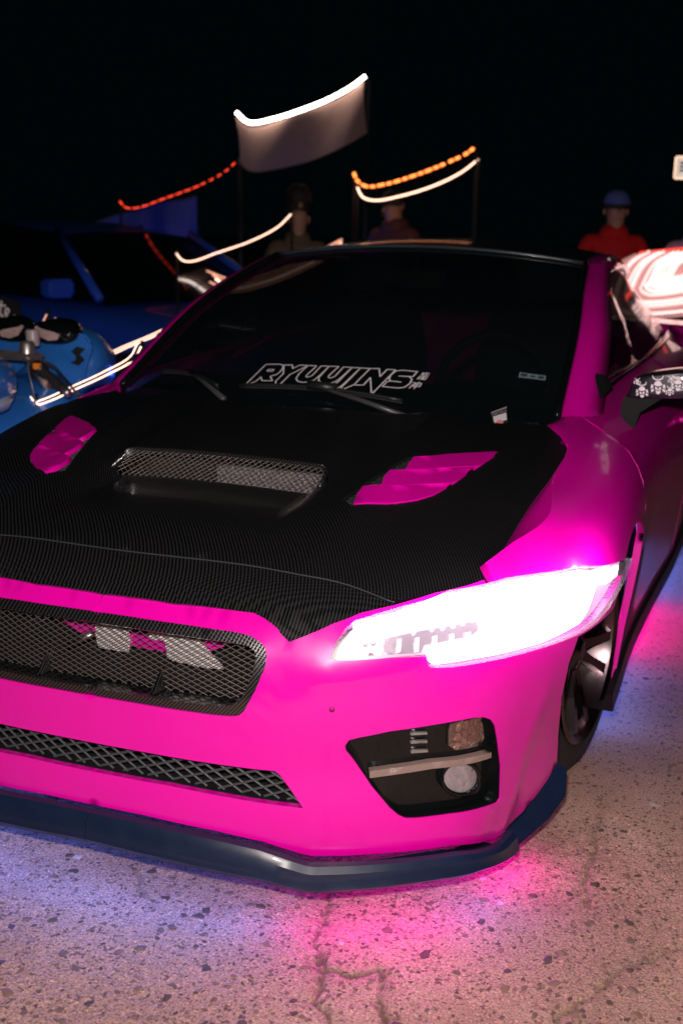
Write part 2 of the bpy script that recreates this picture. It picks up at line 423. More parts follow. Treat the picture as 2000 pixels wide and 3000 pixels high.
# outlines of the car's panels, each in the coordinates of the surface it lies on
T = {
 'skin_grille_outer': [(0.0174,0.9359),(0.0747,0.9349),(0.2011,0.9318),(0.3093,0.9253),(0.339,0.9181),(0.361,0.9023),(0.3739,0.882),(0.3788,0.8545),(0.3778,0.8151),(0.3595,0.7248),(0.3371,0.642),(0.3264,0.6226),(0.3112,0.616),(0.2732,0.613),(0.0942,0.6167),(0.0,0.6186)],
 'skin_grille_inner': [(0.0243,0.8981),(0.0812,0.8987),(0.2059,0.8957),(0.3172,0.8882),(0.3401,0.8826),(0.3545,0.8639),(0.3575,0.8388),(0.3493,0.7675),(0.3352,0.7027),(0.3265,0.6777),(0.3114,0.6594),(0.2853,0.6471),(0.1136,0.6472),(0.0,0.6529)],
 'skin_lower_intake': [(0.0013,0.4233),(0.1279,0.4173),(0.2897,0.4118),(0.3982,0.4076),(0.4089,0.3931),(0.4307,0.3403),(0.458,0.2676),(0.4165,0.2727),(0.3018,0.2863),(0.1724,0.2985),(0.0008,0.3152)],
 'skin_fog': [(0.5392,0.5093),(0.546,0.5294),(0.5625,0.5352),(0.6266,0.5426),(0.725,0.5395),(0.8042,0.535),(0.8304,0.5264),(0.8485,0.5095),(0.8628,0.4805),(0.8793,0.4115),(0.8999,0.3105),(0.9145,0.1784),(0.9036,0.1672),(0.8575,0.18),(0.7616,0.1978),(0.6884,0.2018),(0.6657,0.2067),(0.6503,0.2236),(0.6324,0.2545),(0.5947,0.3419),(0.5569,0.4507),(0.5407,0.4922)],
 'skin_fog_bar': [(0.5916,0.3895),(0.7208,0.3908),(0.8743,0.3673),(0.876,0.3464),(0.7213,0.3667),(0.592,0.3638)],
 'skin_fog_lamp': [(0.8446,0.2815),(0.8435,0.2677),(0.8389,0.2568),(0.8311,0.2492),(0.821,0.2454),(0.8096,0.2452),(0.7978,0.2486),(0.7863,0.2553),(0.7758,0.2647),(0.7671,0.2765),(0.7604,0.2899),(0.7562,0.3041),(0.7547,0.3184),(0.7559,0.3318),(0.7598,0.3434),(0.7661,0.3524),(0.7744,0.358),(0.7843,0.3598),(0.7953,0.3575),(0.8067,0.3512),(0.8178,0.3412),(0.8279,0.3281),(0.8363,0.313),(0.8421,0.297)],
 'skin_turn': [(0.7618,0.5001),(0.7784,0.5119),(0.8292,0.5026),(0.8502,0.4753),(0.8612,0.3939),(0.765,0.4075)],
 'skin_vent_a': [(0.6766,0.5008),(0.713,0.4942),(0.7142,0.4848),(0.6777,0.4914)],
 'skin_vent_b': [(0.6778,0.4685),(0.7144,0.463),(0.7156,0.4526),(0.6789,0.459)],
 'skin_vent_c': [(0.6802,0.4335),(0.717,0.4283),(0.7182,0.4181),(0.6805,0.4235)],
 'skin_head': [(0.506,0.8411),(0.5114,0.8686),(0.5209,0.8983),(0.5367,0.9281),(0.5568,0.9441),(0.6343,0.951),(0.7235,0.9557),(0.752,0.9653),(0.9036,0.9425),(1.1824,0.8652),(1.2907,0.8149),(1.5605,0.7043),(1.5309,0.6886),(1.3786,0.6773),(1.2619,0.6685),(1.222,0.6676),(1.1425,0.6749),(0.9771,0.7077),(0.8134,0.737),(0.7446,0.7464),(0.6993,0.7611),(0.6948,0.7951),(0.6094,0.8146),(0.5119,0.8352)],
 'skin_drl': [(0.5487,0.9424),(0.6336,0.9429),(0.7382,0.9631),(0.9001,0.9374),(1.1774,0.8589),(1.2493,0.8162),(1.2455,0.7889),(1.1723,0.7271),(1.1307,0.7085),(0.9772,0.7222),(0.8125,0.7512),(0.7111,0.7639),(0.6989,0.7739),(0.6986,0.8216),(0.7362,0.8184),(0.8039,0.8131),(0.8235,0.8236),(0.8478,0.8673),(0.7753,0.8813),(0.6912,0.888),(0.6111,0.8891),(0.5523,0.8906),(0.5477,0.9042)],
 'skin_tip': [(1.261,0.7744),(1.3332,0.7735),(1.4248,0.7504),(1.3989,0.7286),(1.2931,0.7543)],
 'skin_chrome': [(0.5601,0.8758),(0.6905,0.875),(0.8192,0.8636),(0.813,0.8334),(0.7962,0.8247),(0.7286,0.8269),(0.6942,0.8289),(0.6872,0.807),(0.5637,0.8374)],
 'skin_arch': [(0.9926,0.0),(1.0329,0.0005),(1.064,0.0255),(1.163,0.0905),(1.2039,0.1322),(1.1873,0.2166),(1.1195,0.4434),(1.1126,0.5732),(1.1395,0.6537)],
 'skin_door_gap': [(1.9826,0.9655),(1.9074,0.9425),(1.8022,0.9112)],
 'skin_bottom': [(0.0,0.1574),(0.1166,0.1561),(0.2761,0.1393),(0.377,0.1159),(0.4533,0.0726),(0.4758,0.062),(0.4984,0.0637),(0.6088,0.0688),(0.775,0.0678),(0.9275,0.0036)],
 'skin_bonnet_edge': [(0.0074,0.9865),(0.1661,0.9851),(0.3008,0.9837),(0.3432,0.9807),(0.3702,0.9648),(0.3989,0.932),(0.4233,0.896),(0.4535,0.914),(0.5103,0.9446),(0.5691,0.9616),(0.6375,0.9597),(0.7283,0.9661),(0.811,0.9616),(0.8533,0.9592)],
 'skin_notch': [(0.5114,0.6551)],
 'hood_edge': [(0.0058,-0.0104),(0.1613,-0.0067),(0.2889,0.0088),(0.3287,0.015),(0.3551,0.0129),(0.3847,0.0054),(0.411,-0.0015),(0.4368,0.0135),(0.4833,0.0458),(0.5297,0.0799),(0.5856,0.1151),(0.6533,0.1737),(0.7106,0.2287),(0.7325,0.2566),(0.7381,0.337),(0.7435,0.4127),(0.7541,0.5816),(0.7674,0.7401),(0.7717,0.9144),(0.765,0.9816),(0.734,1.0568),(0.6633,1.1664),(0.5941,1.0793),(0.5045,1.0525),(0.2845,1.0088),(0.029,0.9777)],
 'hood_gap': [(0.5829,0.1176),(0.4726,0.1177),(0.3742,0.1059),(0.2814,0.0969),(0.2114,0.089),(0.0655,0.0781),(-0.038,0.0767)],
 'hood_vent': [(0.43,0.6822),(0.5099,0.7684),(0.6191,0.8449),(0.6193,0.8118),(0.5992,0.7228),(0.5693,0.6038),(0.5421,0.5266),(0.5167,0.4908),(0.4615,0.4375),(0.3953,0.3839),(0.3616,0.4115),(0.392,0.5321)],
 'hood_slat_c': [(0.4376,0.6892),(0.5107,0.7656),(0.6093,0.8369),(0.6201,0.8408),(0.6193,0.8118),(0.5985,0.7255),(0.5149,0.6697),(0.4412,0.6113),(0.4391,0.6416)],
 'hood_slat_b': [(0.412,0.5842),(0.5018,0.6626),(0.5923,0.7202),(0.5844,0.6644),(0.5699,0.6084),(0.4942,0.5633),(0.4187,0.4983),(0.4117,0.5405)],
 'hood_slat_a': [(0.3838,0.4814),(0.4942,0.5633),(0.5683,0.6076),(0.561,0.5747),(0.5415,0.5287),(0.5161,0.4928),(0.4609,0.4394),(0.3946,0.3859),(0.3846,0.4381)],
 'hood_scoop': [(0.274,0.5083),(0.2894,0.4368),(0.2643,0.5272),(0.2601,0.3531)],
 'lip_low': [(0.0093,0.1451),(0.1802,0.138),(0.3828,0.124),(0.4573,0.1082),(0.4712,0.1051),(0.4876,0.1059),(0.6057,0.115),(0.7288,0.1226),(0.8348,0.1174),(0.9708,0.0813)],
 'lip_crease': [(0.4754,0.1634),(0.604,0.1703),(0.7267,0.1717)],
 'glass_letters': [[(-0.3091,0.0494),(-0.2772,0.146),(-0.2077,0.15),(-0.1896,0.1444),(-0.1845,0.1333),(-0.1859,0.1186),(-0.1953,0.1067),(-0.2171,0.1005),(-0.1928,0.0828),(-0.24,0.0798),(-0.2587,0.0947),(-0.2658,0.0781),(-0.3091,0.0494)],[(-0.2506,0.1196),(-0.2466,0.1264),(-0.2205,0.1269),(-0.2241,0.1205),(-0.2506,0.1196)],[(-0.189,0.1484),(-0.1506,0.1506),(-0.138,0.136),(-0.1158,0.1519),(-0.0771,0.1525),(-0.1318,0.1122),(-0.1513,0.057),(-0.1565,0.0566),(-0.1765,0.0823),(-0.1647,0.1134),(-0.189,0.1484)],[(-0.0372,0.1531),(-0.0544,0.1168),(-0.0552,0.1104),(-0.0506,0.1065),(-0.0419,0.1071),(-0.0304,0.1135),(-0.0162,0.1543),(0.0195,0.1547),(0.0015,0.1138),(-0.0082,0.0974),(-0.0301,0.0882),(-0.0525,0.0847),(-0.0787,0.0884),(-0.0926,0.0986),(-0.0934,0.1177),(-0.0771,0.1525),(-0.0372,0.1531)],[(0.0612,0.1562),(0.0435,0.1194),(0.0436,0.1115),(0.0545,0.1084),(0.0701,0.1162),(0.0834,0.1556),(0.1215,0.1551),(0.0976,0.1114),(0.0889,0.0984),(0.0713,0.0904),(0.0406,0.0879),(0.0125,0.0955),(0.0047,0.1092),(0.0195,0.1547),(0.0612,0.1562)],[(0.1215,0.1551),(0.0983,0.0972),(0.0883,0.0862),(0.0758,0.0836),(0.0691,0.084),(0.0604,0.0636)],[(0.0937,0.0647),(0.1043,0.066),(0.1223,0.0818),(0.1584,0.1559),(0.1215,0.1551)],[(0.1998,0.1556),(0.1705,0.0898),(0.1325,0.0657),(0.1213,0.0658),(0.1584,0.1559),(0.1998,0.1556)],[(0.1998,0.1556),(0.238,0.1578),(0.2586,0.126),(0.2723,0.1563),(0.3081,0.1565),(0.264,0.0607),(0.2601,0.0605),(0.2212,0.1213),(0.2094,0.0895),(0.1726,0.0886)],[(0.3325,0.1334),(0.3904,0.1336),(0.4,0.1552),(0.3341,0.1567),(0.3121,0.1515),(0.2997,0.1362),(0.2999,0.1206),(0.3099,0.1121),(0.3565,0.1103)],[(0.3754,0.1341),(0.3928,0.1233),(0.3918,0.1064),(0.378,0.0915),(0.3593,0.0866),(0.2886,0.089),(0.2988,0.1101),(0.3106,0.1108)],[(0.4198,0.1506),(0.4346,0.1504)],[(0.4194,0.1458),(0.4347,0.1456)],[(0.4182,0.141),(0.435,0.1409)],[(0.4261,0.1525),(0.427,0.141)],[(0.4171,0.1364),(0.4346,0.1361)],[(0.4171,0.1364),(0.4122,0.1244)],[(0.4333,0.1361),(0.4283,0.124)],[(0.417,0.1312),(0.4317,0.131)],[(0.4151,0.1267),(0.4306,0.1265)],[(0.4367,0.1515),(0.4533,0.1504)],[(0.4406,0.1536),(0.4377,0.1437)],[(0.4377,0.1437),(0.4533,0.1446)],[(0.4386,0.139),(0.452,0.1387)],[(0.4381,0.1342),(0.4515,0.134)],[(0.4369,0.1295),(0.4498,0.1292)],[(0.4367,0.1402),(0.4348,0.1244)],[(0.4348,0.1244),(0.4478,0.1249)],[(0.3984,0.1119),(0.4106,0.1113)],[(0.4134,0.111),(0.3999,0.0953)],[(0.4078,0.1034),(0.3971,0.0874)],[(0.4071,0.1021),(0.4144,0.0935)],[(0.4163,0.1104),(0.4387,0.1103)],[(0.4163,0.1104),(0.4152,0.0961)],[(0.4387,0.1103),(0.4363,0.096)],[(0.4157,0.1034),(0.4377,0.103)],[(0.4152,0.0961),(0.4363,0.096)],[(0.4274,0.1149),(0.418,0.086)]],
 'glass_sticker': [(0.8014,0.1769),(0.9074,0.1683),(0.9087,0.1485),(0.8023,0.1559)],
 'glass_card': [(0.7411,0.0099),(0.7932,0.0358),(0.8157,-0.0259),(0.7675,-0.0396)],
}
Q3 = {
 'beam': [(-0.151,0.06,0.566),(-0.092,0.06,0.538),(0.052,0.06,0.537),(0.155,0.06,0.539),(0.225,0.06,0.56)],
 'bracket_a': [(-0.06,0.05,0.552),(-0.036,0.05,0.57),(0.016,0.05,0.565),(0.024,0.05,0.545),(0.021,0.05,0.515),(-0.054,0.05,0.516)],
 'bracket_b': [(0.107,0.05,0.556),(0.125,0.05,0.57),(0.185,0.05,0.568),(0.2,0.05,0.553),(0.245,0.05,0.512),(0.2,0.05,0.508),(0.114,0.05,0.514)],
 'brace': [(-0.133,0.055,0.51),(-0.067,0.055,0.545)],
 'fins': [(-0.1,-0.04,0.508),(-0.126,-0.04,0.47),(0.17,-0.04,0.505),(0.147,-0.04,0.471)],
 'canard_in': [(0.797,0.325,0.13),(0.806,0.36,0.13),(0.818,0.386,0.146),(0.853,0.473,0.189),(0.866,0.51,0.217)],
 'canard_out': [(0.807,0.292,0.085),(0.868,0.44,0.111),(0.891,0.52,0.134),(0.888,0.54,0.199)],
 'mirror_cap': [(0.849,1.5,0.945),(0.855,1.5,0.963),(0.86,1.5,0.984),(0.871,1.5,1.003),(0.888,1.5,1.014),(0.931,1.5,1.024),(1.0,1.5,1.036),(1.068,1.5,1.037),(1.099,1.5,1.019),(1.108,1.5,0.99),(1.092,1.5,0.967),(0.997,1.5,0.953)],
 'mirror_arm': [(0.844,1.5,0.954),(0.832,1.5,0.921),(0.834,1.5,0.863),(0.86,1.5,0.819),(0.878,1.5,0.866),(0.888,1.5,0.901),(0.948,1.5,0.948),(0.996,1.5,0.963)],
 'masks': [[(0.877,1.45,0.974),(0.911,1.45,0.976),(0.892,1.45,0.998)],[(0.917,1.45,0.991),(0.958,1.45,0.993),(0.935,1.45,1.019)],[(0.96,1.45,0.977),(0.982,1.45,0.979),(0.97,1.45,0.993)],[(0.973,1.45,0.999),(1.011,1.45,1.002),(0.99,1.45,1.023)],[(0.869,1.45,0.998),(0.888,1.45,0.999),(0.878,1.45,1.008)],[(0.963,1.45,1.008),(0.982,1.45,1.01),(0.971,1.45,1.019)]],
 'mirror_seam': [(0.859,1.45,0.958),(1.011,1.45,0.972)],
}
# ---------------------------------------------------------------- setting: worn asphalt with exposed stones and cracks
rng = np.random.default_rng(7); random.seed(7)
CRACKS = [[(.43, .26), (.45, .137), (.48, .041), (.494, -.037), (.533, -.107), (.56, -.205), (.615, -.266), (.62, -.40), (.70, -.6)],
          [(.533, -.107), (.592, -.121), (.648, -.075), (.672, -.174), (.70, -.232), (.69, -.4)],
          [(1.25, .30), (1.098, .123), (1.079, .078), (1.004, -.08), (.97, -.3)], [(.0, .13), (.017, .075), (.058, .013), (.118, -.046)],
          [(.93, .95), (.94, .776), (.962, .551), (.96, .405), (1.0, .30)]]
def vnoise(x, y, f, seed):
    x = x * f; y = y * f; xi = np.floor(x).astype(int); yi = np.floor(y).astype(int); fx = x - xi; fy = y - yi
    fx = fx * fx * (3 - 2 * fx); fy = fy * fy * (3 - 2 * fy)
    h = lambda a, b: (np.sin((a * 127.1 + b * 311.7 + seed * 74.7)) * 43758.5453) % 1
    return (h(xi, yi) * (1 - fx) + h(xi + 1, yi) * fx) * (1 - fy) + (h(xi, yi + 1) * (1 - fx) + h(xi + 1, yi + 1) * fx) * fy
def axis_lines(segs):
    out = []
    for a, b, st in segs: out += list(np.arange(a, b, st))
    return np.array(out + [segs[-1][1]])
gx = axis_lines([(-400, -40, 40), (-40, -6, 3), (-6, -1.0, .25), (-1.0, -.45, .05), (-.45, 1.75, .0065), (1.75, 2.4, .03), (2.4, 6, .25), (6, 40, 3), (40, 400, 40)])
gy = axis_lines([(-60, -6, 6), (-6, -1.0, .25), (-1.0, -.6, .03), (-.6, .62, .0065), (.62, 2.2, .02), (2.2, 6, .15), (6, 40, 2), (40, 400, 30)])
XX, YY = np.meshgrid(gx, gy, indexing='ij')
near = ramp(-.7, -.4, XX) * (1 - ramp(1.7, 2.0, XX)) * ramp(-.8, -.55, YY) * (1 - ramp(.62, .9, YY))
def ground_z(x, y, crack=True, dirt=None):
    h = .0022 * (vnoise(x, y, 3, 1) - .5) * 2 + .0016 * (vnoise(x, y, 22, 2) - .5) + .0030 * (vnoise(x, y, 75, 3) - .5) + .0022 * (vnoise(x, y, 140, 4) - .5)
    if crack:
        for ci_, c in enumerate(CRACKS):
            px = x + .022 * (vnoise(x, y, 28, 9 + ci_) - .5) + .012 * (vnoise(x, y, 90, 5) - .5); py = y + .022 * (vnoise(x, y, 28, 19 + ci_) - .5)
            dm = np.full(np.shape(x), 9.)
            for (ax, ay), (bx, by) in zip(c[:-1], c[1:]):
                dx, dy = bx - ax, by - ay; t = np.clip(((px - ax) * dx + (py - ay) * dy) / (dx * dx + dy * dy), 0, 1)
                dm = np.minimum(dm, np.hypot(px - ax - t * dx, py - ay - t * dy))
            w = .0022 + .006 * vnoise(x, y, 35, 31) * vnoise(x, y, 11, 77)
            if dirt is not None: np.maximum(dirt, np.clip(np.exp(-(dm / (w * 1.1)) ** 2) + .45 * np.exp(-(dm / .03) ** 2) * vnoise(x, y, 40, 55), 0, 1) * (1 if ci_ < 2 else .6), out=dirt)
            h = h - (.010 * np.exp(-(dm / w) ** 2) + .0035 * np.exp(-(dm / .022) ** 2) * vnoise(x, y, 60, 8)) * (1 if ci_ < 2 else .55)
    return h
DIRT = np.zeros(XX.shape)
ZZ = ground_z(XX, YY, True, DIRT) * near; DIRT *= near
nx, ny = XX.shape
me = bpy.data.meshes.new('ground')
co = np.stack([XX, YY, ZZ], -1).reshape(-1, 3).astype(np.float32)
i, j = np.meshgrid(np.arange(nx - 1), np.arange(ny - 1), indexing='ij'); a = (i * ny + j).ravel()
quads = np.stack([a, a + ny, a + ny + 1, a + 1], -1).astype(np.int32)
me.vertices.add(len(co)); me.vertices.foreach_set('co', co.ravel())
me.loops.add(quads.size); me.loops.foreach_set('vertex_index', quads.ravel())
me.polygons.add(len(quads)); me.polygons.foreach_set('loop_start', np.arange(0, quads.size, 4, dtype=np.int32)); me.polygons.foreach_set('loop_total', np.full(len(quads), 4, dtype=np.int32))
me.polygons.foreach_set('use_smooth', np.ones(len(quads), bool)); me.update(calc_edges=True)
GM = bpy.data.materials.new('worn asphalt'); GM.use_nodes = True
n_ = GM.node_tree.nodes; l_ = GM.node_tree.links; b_ = n_['Principled BSDF']; b_.inputs['Roughness'].default_value = .82
tc = n_.new('ShaderNodeTexCoord')
def noise_node(scale, detail=6, dist=0.):
    t = n_.new('ShaderNodeTexNoise'); t.inputs['Scale'].default_value = scale; t.inputs['Detail'].default_value = detail; t.inputs['Distortion'].default_value = dist
    l_.new(tc.outputs['Object'], t.inputs['Vector']); return t
def rampnode(src, stops):
    r = n_.new('ShaderNodeValToRGB'); r.color_ramp.elements[0].position = stops[0][0]; r.color_ramp.elements[0].color = (*stops[0][1], 1)
    r.color_ramp.elements[1].position = stops[-1][0]; r.color_ramp.elements[1].color = (*stops[-1][1], 1)
    for p, c in stops[1:-1]: e = r.color_ramp.elements.new(p); e.color = (*c, 1)
    l_.new(src, r.inputs[0]); return r.outputs[0]
c1 = rampnode(noise_node(2.2, 4).outputs['Fac'], [(.3, (.25, .150, .113)), (.5, (.345, .212, .160)), (.7, (.42, .268, .210))])
c2 = rampnode(noise_node(210, 4).outputs['Fac'], [(.32, (.40, .38, .38)), (.46, (.95, .95, .95)), (.60, (1.2, 1.2, 1.2)), (.72, (2.0, 1.9, 1.9))])
vo = n_.new('ShaderNodeTexVoronoi'); vo.inputs['Scale'].default_value = 130; l_.new(tc.outputs['Object'], vo.inputs['Vector'])
c3 = rampnode(vo.outputs['Color'], [(.0, (.35, .33, .36)), (.16, (.45, .42, .42)), (.2, (1, 1, 1)), (.85, (1, 1, 1)), (.9, (1.35, 1.2, 1.1))])
def mul(a, b):
    m = n_.new('ShaderNodeMix'); m.data_type = 'RGBA'; m.blend_type = 'MULTIPLY'; m.inputs[0].default_value = 1; l_.new(a, m.inputs[6]); l_.new(b, m.inputs[7]); return m.outputs[2]
an = n_.new('ShaderNodeAttribute'); an.attribute_name = 'dirt'
dm_ = n_.new('ShaderNodeMix'); dm_.data_type = 'RGBA'; l_.new(an.outputs['Fac'], dm_.inputs[0]); l_.new(mul(mul(c1, c2), c3), dm_.inputs[6]); dm_.inputs[7].default_value = (.11, .065, .048, 1)
l_.new(dm_.outputs[2], b_.inputs['Base Color'])
bp_ = n_.new('ShaderNodeBump'); bp_.inputs['Strength'].default_value = 1; bp_.inputs['Distance'].default_value = .004
l_.new(noise_node(140, 8).outputs['Fac'], bp_.inputs['Height']); l_.new(bp_.outputs[0], b_.inputs['Normal'])
at_ = me.attributes.new('dirt', 'FLOAT', 'POINT'); at_.data.foreach_set('value', DIRT.ravel().astype(np.float32))
me.materials.append(GM)
GROUND = bpy.data.objects.new('ground', me); COL.objects.link(GROUND); GROUND['kind'] = 'structure'
# stones standing in the asphalt
stone_mats = [mat('dark stone', (.075, .048, .038), .6, noise=(90, .4)), mat('brown stone', (.19, .11, .08), .65, noise=(90, .35)), mat('grey stone', (.14, .088, .070), .55, noise=(90, .35)), mat('pale stone', (.40, .31, .29), .6, noise=(90, .3))]
def stone_geo(r, seed):
    g = np.random.default_rng(seed); V = []; F = []
    k = 7; ph = g.uniform(0, 6.28); ax = g.uniform(.55, .95)
    for lv, (rad, z) in enumerate(((1.0, -.25), (.86, .10), (.42, .24))):
        for q in range(k):
            a = 2 * math.pi * q / k + ph; rr = r * rad * (1 + .28 * math.sin(2.1 * q + seed)) * g.uniform(.85, 1.15)
            V.append((rr * math.cos(a), rr * math.sin(a) * ax, z * r * g.uniform(.8, 1.2)))
    for lv in range(2):
        for q in range(k): F.append((lv * k + q, lv * k + (q + 1) % k, (lv + 1) * k + (q + 1) % k, (lv + 1) * k + q))
    F.append(tuple(2 * k + q for q in range(k)))
    return V, F
protos = []
for s in range(12):
    V, F = stone_geo(.0075, s); m_ = bpy.data.meshes.new('stone'); m_.from_pydata(V, [], F); m_.materials.append(stone_mats[(0, 0, 1, 2, 0, 1, 2, 0, 1, 2, 0, 3)[s]]); m_.update(); protos.append(m_)
cam = np.array([1.2414, -2.0086])
pts = np.stack([rng.uniform(-.42, 1.75, 12000), rng.uniform(-.58, 2.0, 12000)], -1)
keep = (pts[:, 1] < .45) | (pts[:, 0] > .85); pts = pts[keep]
sz = np.exp(rng.normal(-.5, .48, len(pts))); zz = ground_z(pts[:, 0], pts[:, 1], False) * 1
vis = (pts[:, 1] < .33) | (pts[:, 0] > .98)
app = sz / np.linalg.norm(pts - cam, axis=1) * vis
order = np.argsort(-app)
for k in order[:300]:
    o = bpy.data.objects.new('stone', protos[int(rng.integers(12))]); COL.objects.link(o); o.parent = GROUND
    s_ = float(min(sz[k], 1.9)); o.location = (pts[k, 0], pts[k, 1], zz[k]); o.scale = (s_, s_, s_ * .7); o.rotation_euler = (rng.uniform(-.2, .2), rng.uniform(-.2, .2), rng.uniform(0, 6.28))
for mi in range(3):
    Vs = []; Fs = []
    for k in order[300:7500][mi::3]:
        V, F = stone_geo(.0062, int(k) % 997); a = rng.uniform(0, 6.28); c, s_ = math.cos(a), math.sin(a); q = min(sz[k], 1.6); b = len(Vs)
        Vs += [(pts[k, 0] + (x * c - y * s_) * q, pts[k, 1] + (x * s_ + y * c) * q, zz[k] + z * q * .7) for x, y, z in V]; Fs += [tuple(i_ + b for i_ in f) for f in F]
    mesh('gravel', Vs, Fs, stone_mats[mi], GROUND, False, kind='stuff')
# ---------------------------------------------------------------- the car
CAR = empty('sports_car', (0, .9, 0), 0, 'magenta sports sedan with black carbon bonnet and blazing white headlight', 'car')
class _At:                                        # parts are modelled in the car's own frame, whose origin is under its nose
    pass
HOLD = bpy.data.objects.new('hold', None)
def part(o, label=None):
    if label: o['label'] = label
    return o
ASP = .55
half = lambda pts: [(-.06, pts[0][1])] + list(pts[1:-1] if pts[0][0] < .02 else pts) + [(-.06, pts[-1][1])]
GO = [p for p in T['skin_grille_outer']]; GI = [p for p in T['skin_grille_inner']]
def to_center(pts):                                # close a half outline on the centre line
    q = [p for p in pts if p[0] > .03]
    return [(-.06, q[0][1])] + q + [(-.06, q[-1][1])]
grille_o = to_center(GO); grille_i = to_center(GI); low_i = to_center(T['skin_lower_intake'])
FOG = T['skin_fog']; HEAD = T['skin_head']; ARCH = T['skin_arch']
bottom = [(0, T['skin_bottom'][1][1])] + [p for p in T['skin_bottom'][1:]]
bumper_o = bottom + [(1.0, .012)] + ARCH[2:] + [(1.2206, .6685), (1.2, .78), (.88, .86)] + [(u, min(1, v + .006)) for u, v in T['skin_bonnet_edge'][::-1]] + [(0, min(1, T['skin_bonnet_edge'][0][1] + .006))]
on_mid = lambda uv: abs(uv[0]) < 1e-4
FB = patch('front_bumper', skin, bumper_o, PINK, CAR, [grille_o, low_i, FOG, HEAD], .022, ASP, 0, .022, 'both', skip=on_mid)

# upper grille: carbon surround, deep shelf, wire mesh with two carbon fins, crash beam and horns behind it
def shrink(poly, d, asp=1):
    c = np.mean([p for p in poly], 0); return [(u + (c[0] - u) * d, v + (c[1] - v) * d) for u, v in poly]
GF = patch('grille_frame', skin, [(0 if u < 0 else u, v) for u, v in grille_o], CARBON, CAR, [grille_i], .018, ASP, -.004, .012, 'both', skip=on_mid)
def wall(name, surf, line, depth, m, parent, off=0., both=True, step=.02, asp=ASP, d=(0, 1, 0)):
    L = np.array(resample([(u, v * asp) for u, v in line], step, False)); L[:, 1] /= asp
    P = surf(L[:, 0], L[:, 1]) + normals(surf, L[:, 0], L[:, 1]) * off; Q = P + np.array(d) * depth
    n = len(P); V = np.concatenate([P, Q]); F = [(i, n + i, n + i + 1, i + 1) for i in range(n - 1)]
    if both:
        W = V.copy(); W[:, 0] *= -1; V = np.concatenate([V, W]); F += [tuple(k + 2 * n for k in f[::-1]) for f in F]
    return mesh(name, V, F, m, parent)
gi_line = [(0.0, grille_i[0][1])] + grille_i[1:-1] + [(0.0, grille_i[-1][1])]
sharp(wall('grille_shelf', skin, gi_line, .062, GLOSSBLACK, GF, -.004), 30)
full = grille_i[1:-1] + [(-u, v) for u, v in grille_i[1:-1][::-1]]
wires('grille_mesh', skin_sym, full, WIRE, GF, .0105, .0013, 0, ASP, (.50, -.42), push=(0, .052, 0))
for x in (-.135, .135):
    b = np.array([[x - .006, -.052, .478], [x + .006, -.052, .478], [x + .012, .004, .478], [x - .012, .004, .478]])
    V = [tuple(p) for p in b] + [(x - .002, -.02, .512), (x + .002, -.02, .512), (x + .006, .004, .522), (x - .006, .004, .522)]
    mesh('fin', V, [(0, 1, 5, 4), (1, 2, 6, 5), (2, 3, 7, 6), (3, 0, 4, 7), (4, 5, 6, 7), (3, 2, 1, 0)], CARBON, GF, False)
bm_pts = [(-.36, .075, .60), (-.20, .07, .595), (-.11, .065, .553), (.06, .06, .540), (.15, .06, .541), (.21, .065, .556), (.30, .075, .60)]
V = []; F = []
for i, (x, y, z) in enumerate(bm_pts): V += [(x, y, z + .013), (x, y - .004, z - .013), (x, y + .03, z - .013), (x, y + .03, z + .013)]
for i in range(len(bm_pts) - 1):
    for j in range(4): F.append((4 * i + j, 4 * i + (j + 1) % 4, 4 * i + 4 + (j + 1) % 4, 4 * i + 4 + j))
part(mesh('crash_beam', V, F, PINK, CAR, False), 'magenta crash beam behind the grille mesh')
def plate(name, poly, d, m, parent, axis=(0, 1, 0), w=.003):
    """flat outline given real thickness along axis"""
    n = len(poly); a = np.array(axis) * d; V = [tuple(p) for p in poly] + [tuple(np.array(p) + a) for p in poly]
    F = [tuple(range(n)), tuple(range(2 * n - 1, n - 1, -1))] + [(i, n + i, n + (i + 1) % n, (i + 1) % n) for i in range(n)]
    o = mesh(name, V, F, m, parent, False)
    bm = bmesh.new(); bm.from_mesh(o.data); bmesh.ops.recalc_face_normals(bm, faces=bm.faces); bm.to_mesh(o.data); bm.free()
    return bevel(o, w) if w else o
for nm in ('bracket_a', 'bracket_b'):
    q = [(x, .048, z) for x, y, z in Q3[nm]]; plate('horn_bracket', q, .012, WHITEPLASTIC, CAR)
for sx in (-.035, .095):
    box('horn_bracket', (sx - .025, .05, .553), (sx + .035, .062, .575), WHITEPLASTIC, CAR, .002)
tube('brace', [Q3['brace'][0], Q3['brace'][1]], .009, STEEL, CAR)
box('engine_bay', (-.60, .13, .20), (.60, 1.15, .60), MATTE, CAR, .01)
box('radiator', (-.36, .105, .26), (.36, .125, .60), BLACK, CAR, .004)

# lower grille
lo_line = [(0.0, low_i[0][1])] + low_i[1:-1] + [(0.0, low_i[-1][1])]
LG = wall('lower_grille', skin, lo_line, .075, BLACK, CAR, -.018)
sharp(LG, 30)
fl = low_i[1:-1] + [(-u, v) for u, v in low_i[1:-1][::-1]]
wires('lower_mesh', skin_sym, fl, WIREDARK, LG, .019, .0034, 0, ASP, (.34, -.58), push=(0, .030, 0), n=4)
plate('lower_backing', [(-.46, .06, .26), (.46, .06, .26), (.40, .05, .40), (-.40, .05, .40)], .01, MATTE, LG, w=0)

